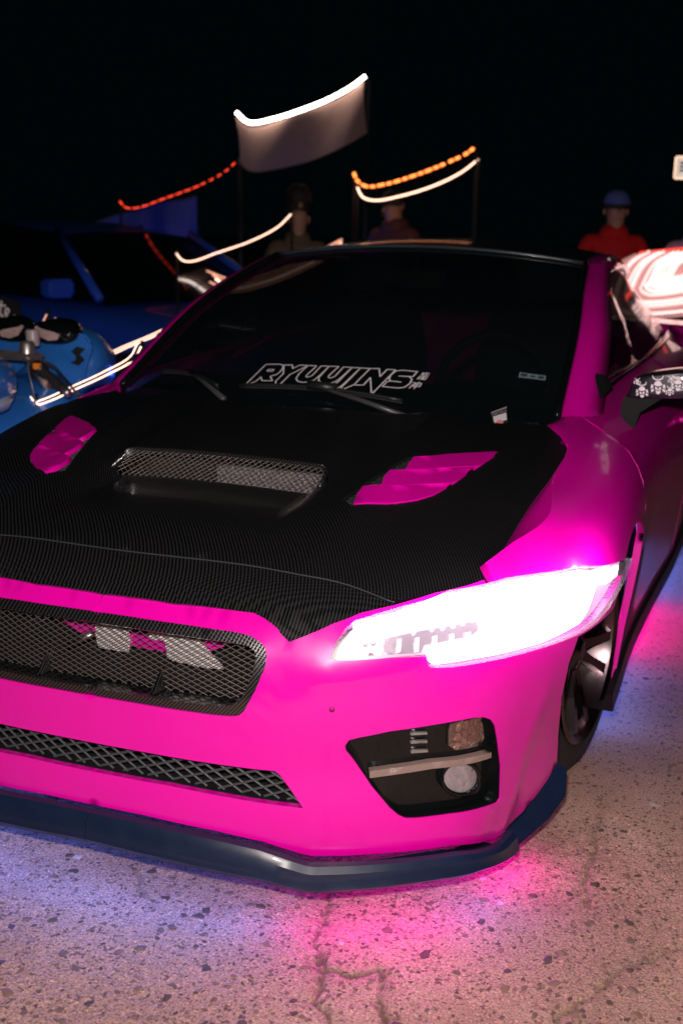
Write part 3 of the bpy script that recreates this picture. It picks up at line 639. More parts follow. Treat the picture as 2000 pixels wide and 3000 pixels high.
# front lip
lo = [(0, .1455)] + T['lip_low'][1:]
ls = np.array([p[0] for p in lo]); lz = np.array([p[1] for p in lo]); bs = np.array([p[0] for p in bottom]); bt = np.array([p[1] for p in bottom])
S = np.unique(np.concatenate([np.linspace(0, .44, 14), np.linspace(.44, .50, 7), np.linspace(.5, 1.0, 18)]))
zl = np.interp(S, ls, lz); zu = skin(S, np.interp(S, bs, bt))[:, 2] - .003
rows = []
crease = np.interp(S, [0, .44, .475, .52, 1.0], [.0, .0, .30, .30, .25])
for fr, off in ((1.0, -.012), (.94, .0), (.72, .010), (.30, .014), (.14, .017), (0, .012)):
    P = lip(S, zl + (zu - zl) * fr); N = normals(lip, S, np.full(len(S), .1)); rows.append(P + N * off)
P = lip(S, zl); N = normals(lip, S, np.full(len(S), .1)); rows.append(P - N * .10)
V = np.concatenate(rows); n = len(S)
F = [(i + j * n, i + (j + 1) * n, i + 1 + (j + 1) * n, i + 1 + j * n) for j in range(len(rows) - 1) for i in range(n - 1)]
F = [f[::-1] for f in F]
W = V.copy(); W[:, 0] *= -1
LIPM = mat('lip tinted by underglow', (.006, .014, .042), .34, coat=.3, noise=(25, .2))  # blue underglow spill is put into the lip's base colour
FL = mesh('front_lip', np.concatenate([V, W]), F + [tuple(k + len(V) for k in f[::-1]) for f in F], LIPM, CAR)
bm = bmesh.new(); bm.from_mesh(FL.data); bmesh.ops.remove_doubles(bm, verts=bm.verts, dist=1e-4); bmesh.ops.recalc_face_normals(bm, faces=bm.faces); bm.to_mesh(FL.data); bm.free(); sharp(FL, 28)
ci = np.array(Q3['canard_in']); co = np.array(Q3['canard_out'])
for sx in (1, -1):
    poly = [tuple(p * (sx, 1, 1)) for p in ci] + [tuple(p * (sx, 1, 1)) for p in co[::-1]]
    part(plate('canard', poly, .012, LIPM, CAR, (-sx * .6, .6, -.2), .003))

# fog lamp bezels with fog lamp, light bar, indicator and slots
WALLN = lambda s, t: normals(skin, s, t)
for side in ('R', 'L'):
    UV, FF, rim = fill(FOG, [], .02, ASP)
    B = patch('fog_lamp_bezel', skin, shrink(FOG, .008), GLOSSBLACK, CAR, [], .02, ASP, -.030, -.028, side)
    sharp(B, 40)
    patch('light_bar', skin, T['skin_fog_bar'], mat('light bar plastic', (.24, .17, .15), .4, bump=(150, .2)), B, [], .02, ASP, -.010, .018, side)
    patch('indicator', skin, rounded(T['skin_turn'], it=1), mat('indicator lens', (.22, .15, .13), .10, coat=1, metal=.6, bump=(75, 1.0), noise=(60, .9)), B, [], .01, ASP, -.022, .006, side)
    tc_ = np.mean(T['skin_turn'], 0)
    for iu in range(4):
        for iv in range(3):
            w_ = np.array([(tc_[0] + (iu - 1.5) * .017 + .010 * math.cos(q_) * .8, tc_[1] + (iv - 1) * .033 + (iu - 1.5) * .006 + .016 * math.sin(q_)) for q_ in np.linspace(0, 2 * math.pi, 9)[:-1]])
            patch('cell', skin, [tuple(v_) for v_ in w_], mat('amber cell', (.55, .34, .28), .12, metal=.9, bump=(300, .6)), B, [], .02, ASP, -.019, .003, side)
    for k in 'abc': patch('slot', skin, T['skin_vent_' + k], mat('worn silver', (.42, .40, .40), .35, metal=.7), B, [], .02, ASP, -.022, .006, side)
    fl_ = patch('fog_lamp', skin, T['skin_fog_lamp'], LAMPGLASS, B, [], .008, ASP, -.020, .010, side)
    c = np.mean(T['skin_fog_lamp'], 0); L = np.array([(c[0] + (u - c[0]) * 1.12, c[1] + (v - c[1]) * 1.12) for u, v in T['skin_fog_lamp']])
    P = skin(L[:, 0], L[:, 1]) - normals(skin, L[:, 0], L[:, 1]) * .018
    if side == 'L': P[:, 0] *= -1
    tube('ring', P, .005, GLOSSBLACK, fl_, 6, True)
    q = np.array([(.560, .30), (.588, .24)]); P = skin(q[:, 0], q[:, 1]) - normals(skin, q[:, 0], q[:, 1]) * .02
    if side == 'L': P[:, 0] *= -1
    tube('rib', P, [.010, .005], GLOSSBLACK, B)

u, v = T['skin_notch'][0]; q = skin(np.array([u]), np.array([v]))[0]; nn_ = normals(skin, np.array([u]), np.array([v]))[0]
for sx in (1, -1): tube('parking_sensor', [(q - nn_ * .002) * (sx, 1, 1), (q + nn_ * .0012) * (sx, 1, 1)], .0055, mat('dark magenta cap', (.35, .002, .16), .4), CAR, 14)
# headlights: dark bowl, reflector, lit panel, clear cover
LENSTHIN = mat('headlight cover', (.9, .85, .9), .03, alpha=.10, coat=1)
for side in ('R', 'L'):
    H = patch('headlight', skin, HEAD, mat('headlight bowl', (.03, .025, .03), .3, coat=.5), CAR, [], .02, ASP, -.030, -.028, side)
    patch('soft_glow_band', skin, shrink(HEAD, .02), mat('soft edge glow', (.10, .08, .10), .35, emit=(1.0, .55, .88), estr=.7), H, [], .02, ASP, -.016, .004, side)  # emission added for a soft pink edge round the lit panel
    patch('reflector', skin, T['skin_chrome'], HEADREF, H, [], .008, ASP, -.012, .012, side)
    for k in range(9):
        u = .60 + k * .036; v = .852 - k * .0085; hh = .018 + .002 * k
        patch('glint_strip', skin, [(u, v - hh), (u + .008, v - hh), (u + .012, v + hh), (u + .004, v + hh)], mat('painted glint', (.7, .6, .7), .2, metal=.5, emit=(1, .85, .95), estr=.7), H, [], .02, ASP, -.002, .008, side)  # added glowing strips drawn as glints on the reflector
    patch('lit_panel', skin, shrink(T['skin_drl'], .012), HEADGLOW, H, [], .02, ASP, .006, .012, side)
    patch('marker_light', skin, T['skin_tip'], HEADGLOW, H, [], .02, ASP, .004, .010, side)
    for k, (u, v) in enumerate(((.80, .84), (1.05, .80), (1.28, .76))):
        uv = (np.array([u]), np.array([v])); q = skin(*uv)[0] + normals(skin, *uv)[0] * .085 + (0, 0, .075)
        if side == 'L': q[0] *= -1
        lamp('headlight_fill', 'POINT', q, 1.9, (1.0, .80, .93), .05, parent=H)  # added points floating off the lens, for glow on nearby panels
    patch('cover', skin, HEAD, LENSTHIN, H, [], .018, ASP, .012, .014, side)

# fenders, doors, rear quarters
yc, zc, ra = 1.0, .32, .362
ang = np.radians(np.linspace(142, -28, 30))
circ = []
for a in ang:
    y = yc - ra * math.cos(math.pi - a) * -1 if False else yc + ra * math.cos(a); z = zc + ra * math.sin(a)
    s = float(s_of_y(y)); circ.append((s, max(0, (z - Z_BOTTOM) / (float(top_z(s)) - Z_BOTTOM))))
g_top, g_mid, g_low = T['skin_door_gap']
gap = [(1.93, 0.0), (1.93, .35), (1.93, .62), (1.94, .80), (1.955, .90), (1.985, .97), (2.0, 1.0)]
fender_o = [(.885, 1.0), (.885, .86), (1.2, .78), (1.2206, .6685), (1.1395, .6537)] + circ + [(circ[-1][0] + .01, 0)] + gap
FEN = patch('front_fender', skin, fender_o, PINK, CAR, [HEAD], .03, ASP, 0, .02, 'RL')
A = np.array([(s, 1.0) for s in np.linspace(.85, 2.0, 14)])
PA = skin(A[:, 0], A[:, 1])
edge = T['hood_edge']; iR = [i for i, p in enumerate(edge) if p[0] > .6]
PB = [hood(*edge[i]) for i in iR]
k = next(i for i, p in enumerate(PB) if p[1] > .28)
line = [p for p in PB[k:]]
tip = max(range(len(line)), key=lambda i: line[i][1] if line[i][0] > .6 else -1)
for sx, root in ((1, FEN[0]), (-1, FEN[1])):
    inner = [p + np.array([.0, 0, -.004]) for p in line[:tip + 1]] + [np.array([.675, 1.20, .893]), np.array([.70, 1.26, .905]), np.array([.735, 1.36, .935])]
    inner = np.array(inner); d = np.concatenate([[0], np.cumsum(np.linalg.norm(np.diff(inner, axis=0), axis=1))]); d /= d[-1]
    t = np.linspace(0, 1, 26); I = np.stack([np.interp(t, d, inner[:, j]) for j in range(3)], -1)
    ys = np.clip(I[:, 1], .30, 2); ys = np.maximum.accumulate(ys); O = skin(s_of_y(ys + .06 * t), np.full(26, .995))
    M_ = (I + O) / 2 + np.array([0, 0, .006]); rows = [I + np.array([-.012, 0, -.02]), I, M_, O]
    V = np.concatenate(rows) * (sx, 1, 1); n = 26
    F = [(i + j * n, i + (j + 1) * n, i + 1 + (j + 1) * n, i + 1 + j * n) for j in range(3) for i in range(n - 1)]
    if sx < 0: F = [f[::-1] for f in F]
    mesh('fender_top', V, F, PINK, root)
door_o = [(u + .010, v) for u, v in gap[::-1]] + [(1.94, .03), (3.3, .03), (3.32, .5), (3.25, 1.0)]
DOORS = patch('front_door', skin, door_o, PINK, CAR, [], .05, ASP, 0, .02, 'RL')
for d, sx in zip(DOORS, (1, -1)):
    p = skin(2.95, .80) * (sx, 1, 1); tube('door_handle', [p + (sx * .0, -.09, 0), p + (sx * .035, -.05, .005), p + (sx * .035, .05, .008), p + (0, .09, .005)], .010, PINK, d)
quarter_o = [(3.335, .03), (3.335, .5), (3.265, 1.0), (4.7, 1.0), (4.72, .5), (4.70, .03)]
patch('rear_quarter', skin, quarter_o, PINK, CAR, [], .06, ASP, 0, .02, 'RL')
S = np.linspace(1.75, 4.2, 24)
P0 = skin(S, np.full(24, .10)); N = normals(skin, S, np.full(24, .1))
rows = [P0 - N * .004, P0 + N * .012 + (0, 0, -.005), P0 + N * .016 + (0, 0, -.055), P0 - N * .05 + (0, 0, -.06)]
for sx in (1, -1):
    V = np.concatenate(rows) * (sx, 1, 1); F = [(i + j * 24, i + (j + 1) * 24, i + 1 + (j + 1) * 24, i + 1 + j * 24) for j in range(3) for i in range(23)]
    sharp(mesh('side_skirt', V, F if sx < 0 else [f[::-1] for f in F], BLACK, CAR), 35)
box('underbody', (-.80, .35, .13), (.80, 4.0, .30), MATTE, CAR, .01)
box('cabin_floor', (-.72, 1.2, .29), (.72, 3.9, .50), MATTE, CAR, .02)
patch('door_trim', skin, [(1.95, .35), (1.95, .97), (4.3, .97), (4.3, .35)], MATTE, CAR, [], .1, ASP, -.045, 0, 'RL')
TRIM = mat('interior trim', (.035, .042, .045), .6, bump=(200, .3)); CLOTH = mat('seat cloth', (.045, .05, .055), .8, bump=(150, .4))
xs = np.linspace(-.66, .66, 20); rows = []
for y, z in ((1.30, .90), (1.45, .925), (1.62, .92), (1.70, .86), (1.68, .60)): rows.append(np.stack([xs, y - .12 * (1 - (xs / .66) ** 2) * (1 if y < 1.5 else .3), z + .03 * np.exp(-((xs - .36) / .16) ** 2) * (1 if y > 1.4 else 0)], -1))
mesh('dashboard', np.concatenate(rows), [(i + j * 20, i + 1 + j * 20, i + 1 + (j + 1) * 20, i + (j + 1) * 20) for j in range(4) for i in range(19)], TRIM, CAR)
a = np.linspace(0, 2 * math.pi, 29)[:-1]
SWH = tube('steering_wheel', [(.36 + .185 * math.cos(t), 1.86 + .06 * math.sin(t), .90 + .175 * math.sin(t)) for t in a], .016, TRIM, CAR, 8, True)
for t in (.2, math.pi - .2, -math.pi / 2): tube('spoke', [(.36, 1.86, .89), (.36 + .18 * math.cos(t), 1.86 + .06 * math.sin(t), .90 + .17 * math.sin(t))], .013, TRIM, SWH, 6)
def soft(name, secs, m, parent):
    V = []; F = []; n = 16
    for z, cx, cy, w, h in secs:
        for k in range(n):
            q = 2 * math.pi * k / n; u, v = math.cos(q), math.sin(q)
            V.append((cx + w * math.copysign(abs(u) ** .7, u), cy + h * math.copysign(abs(v) ** .7, v), z))
    for i in range(len(secs) - 1):
        for k in range(n): F.append((i * n + k, i * n + (k + 1) % n, (i + 1) * n + (k + 1) % n, (i + 1) * n + k))
    F += [tuple(range(n))[::-1], tuple((len(secs) - 1) * n + k for k in range(n))]
    return mesh(name, V, F, m, parent)
for sx in (-1, 1):
    ST_ = soft('seat', [(.52, sx * .36, 2.40, .22, .25), (.66, sx * .36, 2.44, .25, .24), (.76, sx * .36, 2.62, .25, .10), (.95, sx * .36, 2.68, .25, .085), (1.08, sx * .36, 2.72, .21, .07), (1.13, sx * .36, 2.73, .13, .05)], CLOTH, CAR)
    soft('headrest', [(1.15, sx * .36, 2.73, .10, .04), (1.18, sx * .36, 2.73, .13, .055), (1.27, sx * .36, 2.74, .13, .055), (1.31, sx * .36, 2.74, .10, .04)], CLOTH, ST_)
MIR = box('rear_view_mirror', (-.12, 2.10, 1.21), (.12, 2.13, 1.275), TRIM, CAR, .012)
tube('mirror_arm', [(0, 2.12, 1.27), (0, 2.16, 1.325)], .010, TRIM, MIR, 6)

# bonnet in two carbon pieces, with the shut line between them
hl = edge; gl = T['hood_gap']
ix = next(i for i, p in enumerate(hl) if p[0] > .575 and p[1] > .11)
gl2 = [p for p in gl if p[0] > .04] + [(0, gl[-1][1])]
nose = [(0, hl[0][1])] + [p for p in hl[1:ix + 1]] + gl2
vent = T['hood_vent']; slot = [(-.06, .487), (.262, .487), (.272, .50), (.272, .545), (.262, .556), (-.06, .556)]
rear = [p for p in hl[ix + 1:] if p[0] > .03] + [(0, hl[-1][1])]
main = [(u, v + .0065) for u, v in gl2[::-1]] + rear
mid0 = lambda uv: abs(uv[0]) < 1e-4
HN = patch('bonnet_nose', hood, nose, CARBON, CAR, [], .02, 1, .008, .018, 'both', skip=mid0)
HM = patch('bonnet', hood, main, CARBON, CAR, [vent, slot], .022, 1, .008, .016, 'both', skip=mid0)
gq = np.array(gl2); P = hood(gq[:, 0], gq[:, 1] + .003) + normals(hood, gq[:, 0], gq[:, 1]) * .0085; P = np.concatenate([P * (1, 1, 1), (P * (-1, 1, 1))[::-1][1:]])
tube('seam_highlight', smooth_path(P, 80), .0019, mat('seam highlight bead', (.035, .04, .045), .3, coat=.6), HN, 6)  # raised bead added along the gap to catch a highlight
def scoop_face(x, v):
    x = np.asarray(x, float); v = np.asarray(v, float)
    a = hood(x, np.full_like(x, .487)) + np.array([0, .004, -.002]); b = hood(x, np.full_like(x, .556)) + np.array([0, 0, .0])
    return a + (b - a) * v[..., None]
SCP = mesh('bonnet_scoop', [(-.27, .50, .70), (.27, .50, .70), (.27, .66, .70), (-.27, .66, .70), (-.27, .56, .80), (.27, .56, .80), (.27, .66, .815), (-.27, .66, .815)],
           [(0, 1, 2, 3), (3, 2, 6, 7), (0, 3, 7, 4), (1, 5, 6, 2)], MATTE, CAR, False)
pl = [(-.262, .04), (.262, .04), (.27, .2), (.27, .85), (.255, 1.0), (-.255, 1.0), (-.27, .85), (-.27, .2)]
wires('scoop_mesh', scoop_face, pl, WIRE, SCP, .011, .0011, 0, .085, (.75, -.75), sub=.3)
box('intercooler', (-.03, .575, .755), (.25, .60, .825), mat('cooler fins', (.22, .20, .22), .45, metal=.6, bump=(200, .6)), SCP, .004)
xs = np.linspace(-.272, .272, 40); rp = hood(xs, np.full(40, .560)) + (0, 0, .004)
rp = np.concatenate([[hood(-.277, .49) + (0, 0, .003)], rp, [hood(.277, .49) + (0, 0, .003)]])
tube('scoop_rim', rp, .0055, CARBON, SCP, 8)
for sx, sd in ((1, 'R'), (-1, 'L')):
    VT = patch('bonnet_vent', hood, vent, BLACK, CAR, [], .03, 1, -.020, -.026, sd)
    for q, of in (('a', .010), ('b', .010), ('c', .010)):
        patch('slat', hood, shrink(T['hood_slat_' + q], .045), PINK, VT, [], .03, 1, of, .012, sd)
    wires('vent_mesh', hood, vent, WIREDARK, VT, .009, .0012, -.004, 1, (.7, -.7), side='both') if sx > 0 else None

# windscreen, roof and side glass
U = np.linspace(-1, 1, 41); Vv = np.linspace(-.10, 1, 30)
uu, vv = np.meshgrid(U, Vv, indexing='ij'); P = glass(uu, vv).reshape(-1, 3); nv = len(Vv)
WS = mesh('windscreen', P, [(i * nv + j, (i + 1) * nv + j, (i + 1) * nv + j + 1, i * nv + j + 1) for i in range(40) for j in range(nv - 1)], GLASS, CAR)
Vs = []; Fs = []
for ln in T['glass_letters']:
    L = np.array(ln); w = .0042 if T['glass_letters'].index(ln) < 11 else .0030
    P = glass(L[:, 0], L[:, 1]); d = np.concatenate([[0], np.cumsum(np.linalg.norm(np.diff(P, axis=0), axis=1))])
    k = max(len(L), int(d[-1] / .012) + 1); tt = np.unique(np.concatenate([d, np.linspace(0, d[-1], k)]))
    Lu = np.interp(tt, d, L[:, 0]); Lv = np.interp(tt, d, L[:, 1])
    N = normals(glass, Lu, Lv); P = glass(Lu, Lv) + N * .0022
    v, f = ribbon_geo(P, N, w); b = len(Vs); Vs += list(v); Fs += [tuple(i + b for i in x) for x in f]
part(mesh('windscreen_lettering', Vs, Fs, WHITE, WS, False), 'white outlined lettering reading RYUUJINS with two Japanese characters')
def glass_quad(name, uv, m, parent, off, n=6):
    q = np.array(uv); g = np.linspace(0, 1, n); a, b = np.meshgrid(g, g, indexing='ij')
    UV = ((1 - a) * (1 - b))[..., None] * q[3] + (a * (1 - b))[..., None] * q[2] + (a * b)[..., None] * q[1] + ((1 - a) * b)[..., None] * q[0]
    u, v = UV[..., 0].ravel(), UV[..., 1].ravel(); P = glass(u, v) + normals(glass, u, v) * off
    return mesh(name, P, [(i * n + j, (i + 1) * n + j, (i + 1) * n + j + 1, i * n + j + 1) for i in range(n - 1) for j in range(n - 1)], m, parent)
CQ = T['glass_card']
cardm = mat('black card', (.02, .02, .022), .5); pale = mat('toll tag', (.16, .22, .25), .5, noise=(60, .3))
ST = glass_quad('toll_tag', T['glass_sticker'], pale, WS, .0018)
q = np.array(T['glass_sticker']); sub = lambda q, a, b, c, d: [tuple((q[0] * (1 - x) + q[1] * x) * (1 - y) + (q[3] * (1 - x) + q[2] * x) * y) for x, y in ((a, b), (c, b), (c, d), (a, d))]
for a, b, c, d in ((.06, .2, .30, .75), (.42, .35, .60, .72), (.72, .25, .93, .8)):
    glass_quad('tag_print', sub(q, a, b, c, d), mat('tag ink', (.03, .05, .06), .6), ST, .0026, 3)
CD = part(glass_quad('dash_card', CQ, cardm, WS, .002), 'small black and white card in the corner of the windscreen')
q = np.array(CQ)
glass_quad('card_panel', sub(q, .08, .36, .93, .84), WHITE, CD, .0034)
glass_quad('card_edge', sub(q, .02, .0, .98, .10), mat('card edge', (.42, .32, .34), .5), CD, .0034)
P = [(.12 + .28 - .28 * math.cos(a), 1.0 - .26 * math.sin(a)) for a in np.linspace(0, math.pi, 14)]
uv = np.array([((q[0] * (1 - x) + q[1] * x) * (1 - y) + (q[3] * (1 - x) + q[2] * x) * y) for x, y in P]); N = normals(glass, uv[:, 0], uv[:, 1])
mesh('card_badge', glass(uv[:, 0], uv[:, 1]) + N * .0046, [tuple(range(14))], mat('salmon print', (.85, .25, .28), .5), CD, False)
def text_mesh(txt, size):
    cu = bpy.data.curves.new('t', 'FONT'); cu.body = txt; cu.size = size; cu.align_x = 'CENTER'; cu.align_y = 'CENTER'; cu.resolution_u = 2
    o = bpy.data.objects.new('t', cu); COL.objects.link(o)
    me = o.to_mesh(); V = np.array([tuple(v.co) for v in me.vertices]); F = [tuple(p.vertices) for p in me.polygons]
    o.to_mesh_clear(); bpy.data.objects.remove(o); bpy.data.curves.remove(cu)
    return V, F
tv, tf = text_mesh('FOLLOW THE BUILD', 1.0); tv = tv / np.ptp(tv[:, 0])
uv = np.array([((q[0] * (1 - x) + q[1] * x) * (1 - y) + (q[3] * (1 - x) + q[2] * x) * y) for x, y in zip(.5 + tv[:, 0] * .9, .24 - tv[:, 1] * .95)])
mesh('card_text', glass(uv[:, 0], uv[:, 1]) + normals(glass, uv[:, 0], uv[:, 1]) * .0036, tf, WHITE, CD, False)
# cowl, wipers
xs = np.linspace(-.68, .68, 30); a = hood(xs, 1.02 + .17 * (xs / .66) ** 2) + (0, 0, -.012); b = glass(xs / .70, np.full(30, -.04))
b[:, 2] += .001; V = np.concatenate([a, (a + b) / 2 + (0, 0, -.012), b]); n = 30
mesh('cowl', V, [(i + j * n, i + 1 + j * n, i + 1 + (j + 1) * n, i + (j + 1) * n) for j in range(2) for i in range(n - 1)], BLACK, CAR)
def wiper(u0, v0, u1, v1, up, pu, pv):
    t = np.linspace(0, 1, 14); uu = u0 + (u1 - u0) * t; vv = v0 + (v1 - v0) * t + .02 * np.sin(math.pi * t)
    N = normals(glass, uu, vv); P = glass(uu, vv) + N * .012
    w = tube('wiper', P, .006, BLACK, CAR, 6)
    m = int(len(P) * .45); Q = glass(np.array([pu]), np.array([pv]))[0] + (0, -.012, .008)
    tube('wiper_arm', [Q, (Q + P[m]) / 2 + (0, -.006, .008), P[m] + N[m] * .008], [.009, .007, .005], mat('satin arm', (.05, .05, .055), .35, coat=.3), w)
    tube('blade', P - N * .008, .003, RUBBER, w, 5)
wiper(-.32, .045, .40, .030, 0, .46, -.03); wiper(-.80, .075, -.42, .035, 0, -.34, -.01)
tube('wiper_clip', [glass(.0, .07) + (0, -.03, .012), glass(.12, .065) + (0, -.03, .012)], .014, BLACK, CAR, 6)
# pillars and roof
tt = np.linspace(0, 1, 24); gi = glass_side(tt)
outp = gi + np.array([.062, .095, -.012]) * (1 + .25 * (1 - tt))[:, None] ** 2
for sx in (1, -1):
    lipin = gi + np.array([-.012, .010, -.012]); mid = (gi + outp) / 2 + np.array([.012, -.02, .012]); back = outp + np.array([-.03, .03, -.015])
    V = np.concatenate([lipin, gi + (0, -.004, .004), mid, outp, back]) * (sx, 1, 1); n = 24
    F = [(i + j * n, i + (j + 1) * n, i + 1 + (j + 1) * n, i + 1 + j * n) for j in range(4) for i in range(n - 1)]
    mesh('windscreen_pillar', V, [f[::-1] for f in F] if sx > 0 else F, PINK, CAR)
    tube('windscreen_trim', (gi + np.array([-.010, -.008, .004])) * (sx, 1, 1), .013, GLOSSBLACK, CAR, 6)
roof_y = np.array([2.25, 2.5, 2.8, 3.15, 3.5]); roof_w = cubic(roof_y, [.60, .60, .585, .57, .54]); roof_e = cubic(roof_y, [1.305, 1.325, 1.335, 1.32, 1.27])
def roof(u, y):
    u = np.asarray(u, float); y = np.asarray(y, float)
    b = 1 - np.clip(u, -1, 1) ** 2
    return np.stack([roof_w(y) * u, y - .08 * b * np.clip((2.6 - y) / .35, 0, 1), roof_e(y) + .047 * b + (0 if True else 0)], -1)
ug = np.linspace(-.95, .95, 30); yg = np.linspace(2.25, 3.5, 20)
a, b = np.meshgrid(ug, yg, indexing='ij'); P = roof(a, b).reshape(-1, 3); P[:, 2] += .004
mesh('roof', P, [(i * 20 + j, (i + 1) * 20 + j, (i + 1) * 20 + j + 1, i * 20 + j + 1) for i in range(29) for j in range(19)], mat('black roof wrap', (.010, .011, .012), .35, coat=.4), CAR)
tube('roof_trim', glass(np.linspace(-.96, .96, 30), np.full(30, .992)) + (0, -.004, .006), .007, mat('roof seal', (.03, .045, .055), .25, coat=.5), CAR, 6)
for sx in (1, -1):
    L = roof(np.full(20, .95), yg); M2 = roof(np.full(20, 1.0), yg) + (.006, 0, .004); O2 = roof(np.full(20, 1.0), yg) + (.055, 0, -.035); I2 = O2 + (-.02, 0, -.02)
    V = np.concatenate([L, M2, O2, I2]) * (sx, 1, 1); F = [(i + j * 20, i + 1 + j * 20, i + 1 + (j + 1) * 20, i + (j + 1) * 20) for j in range(3) for i in range(19)]
    mesh('roof_rail', V, F if sx < 0 else [f[::-1] for f in F], PINK, CAR)
    # side glass: ruled between the door top and the pillar / rail
    ys = np.linspace(1.42, 3.5, 30)
    so = s_of_y(ys); bot = skin(so, np.full(30, .99)) + (-.012, 0, .002)
    po = np.array([np.interp(ys, outp[:, 1], outp[:, j]) for j in range(3)]).T; rl = roof(np.full(30, 1.0), np.clip(ys, 2.25, 3.5)) + (.035, 0, -.03)
    top = np.where((ys < outp[-1, 1])[:, None], po, rl) + (-.012, .0, -.012)
    V = np.concatenate([bot, (bot + top) / 2 + (.015, 0, 0), top]) * (sx, 1, 1); F = [(i + j * 30, i + 1 + j * 30, i + 1 + (j + 1) * 30, i + (j + 1) * 30) for j in range(2) for i in range(29)]
    mesh('side_window', V, F if sx > 0 else [f[::-1] for f in F], GLASS, CAR)
    tube('window_seal', (bot + (.012, 0, .004)) * (sx, 1, 1), .007, GLOSSBLACK, CAR, 6)
    plate('quarter_trim', [(sx * .79, 1.40, .95), (sx * .80, 1.56, .965), (sx * .715, 1.62, 1.06)], .008, BLACK, CAR, (-sx, 0, 0), .002)
# rear window, boot and tail, closed off behind
xs = np.linspace(-1, 1, 16); sec = [(3.5, .54, 1.27, .047), (3.8, .62, 1.08, .03), (3.98, .66, 1.0, .02)]
V = [(w * x, y, z + c * (1 - x * x)) for y, w, z, c in sec for x in xs]
mesh('rear_window', V, [(i + j * 16, i + 1 + j * 16, i + 1 + (j + 1) * 16, i + (j + 1) * 16) for j in range(2) for i in range(15)], GLASS, CAR)
sec = [(3.98, .93, 1.0, .02), (4.32, .90, 1.0, .02), (4.40, .88, .90, .0), (4.42, .88, .40, 0), (4.35, .86, .16, 0)]
V = [(w * x, y + .0 - .10 * x * x, z + c * (1 - x * x)) for y, w, z, c in sec for x in xs]
mesh('boot_lid', V, [(i + j * 16, i + 1 + j * 16, i + 1 + (j + 1) * 16, i + (j + 1) * 16) for j in range(4) for i in range(15)], PINK, CAR)

# wheels
def wheel(x, y, steer, sx):
    w = empty('wheel', (x * sx, y, .335), 0); w.rotation_euler = (0, 0, steer); w.parent = CAR
    Rr = .335
    lathe('tyre', [(.235, -.10), (.262, -.112), (.30, -.108), (.325, -.09), (.333, -.06), (.335, 0), (.333, .06), (.325, .09), (.30, .108), (.262, .112), (.235, .10)], RUBBER, w, 56)
    rm = lathe('rim', [(.236, .102), (.246, .112), (.240, .118), (.226, .110), (.218, .085), (.214, .0), (.214, -.10)], RIM, w, 56)
    for k in range(10):
        a = 2 * math.pi * k / 10 + (.10 if k % 2 else -.10); c, s_ = math.cos(a), math.sin(a); p = np.array([-s_, c])
        V = []
        for r, wd, xx in ((.05, .016, .072), (.13, .011, .088), (.221, .014, .104)):
            for q, dx in ((-wd, 0), (wd, 0), (wd, -.03), (-wd, -.03)):
                V.append((xx + dx, r * c + p[0] * q, r * s_ + p[1] * q))
        F = []
        for i in range(2):
            for j in range(4): F.append((4 * i + j, 4 * i + (j + 1) % 4, 4 * i + 4 + (j + 1) % 4, 4 * i + 4 + j))
        o = mesh('spoke', V, F, RIM, rm, False)
        bmx = bmesh.new(); bmx.from_mesh(o.data); bmesh.ops.recalc_face_normals(bmx, faces=bmx.faces); bmx.to_mesh(o.data); bmx.free()
    lathe('hub', [(.0, .092), (.022, .092), (.030, .085), (.060, .074), (.066, .06), (.066, .0)], RIM, rm, 24)
    lathe('brake_disc', [(.0, .0), (.165, .0), (.165, -.02), (.0, -.02)], STEEL, w, 40)
    if sx < 0: w.scale = (1, 1, 1); w.rotation_euler = (0, 0, steer + math.pi)
    return w
wheel(.755, .985, R(-8), 1); wheel(.795, 1.0, R(-9), -1); wheel(.80, 3.82, 0, 1); wheel(.80, 3.82, 0, -1)
for sx in (1, -1):                                  # dark wheel arch liners
    a = np.linspace(-.3, 2.35, 22); V = [(sx * x, 1.0 + .37 * math.cos(t), .33 + .37 * math.sin(t)) for x in (.90, .55) for t in a]
    mesh('arch_liner', V, [(i, i + 1, i + 23, i + 22) for i in range(21)], MATTE, CAR)
    plate('arch_panel', [(sx * .62, .60, .1), (sx * .62, 1.42, .1), (sx * .62, 1.42, .7), (sx * .62, .60, .7)], .01, MATTE, CAR, (-sx, 0, 0), 0)

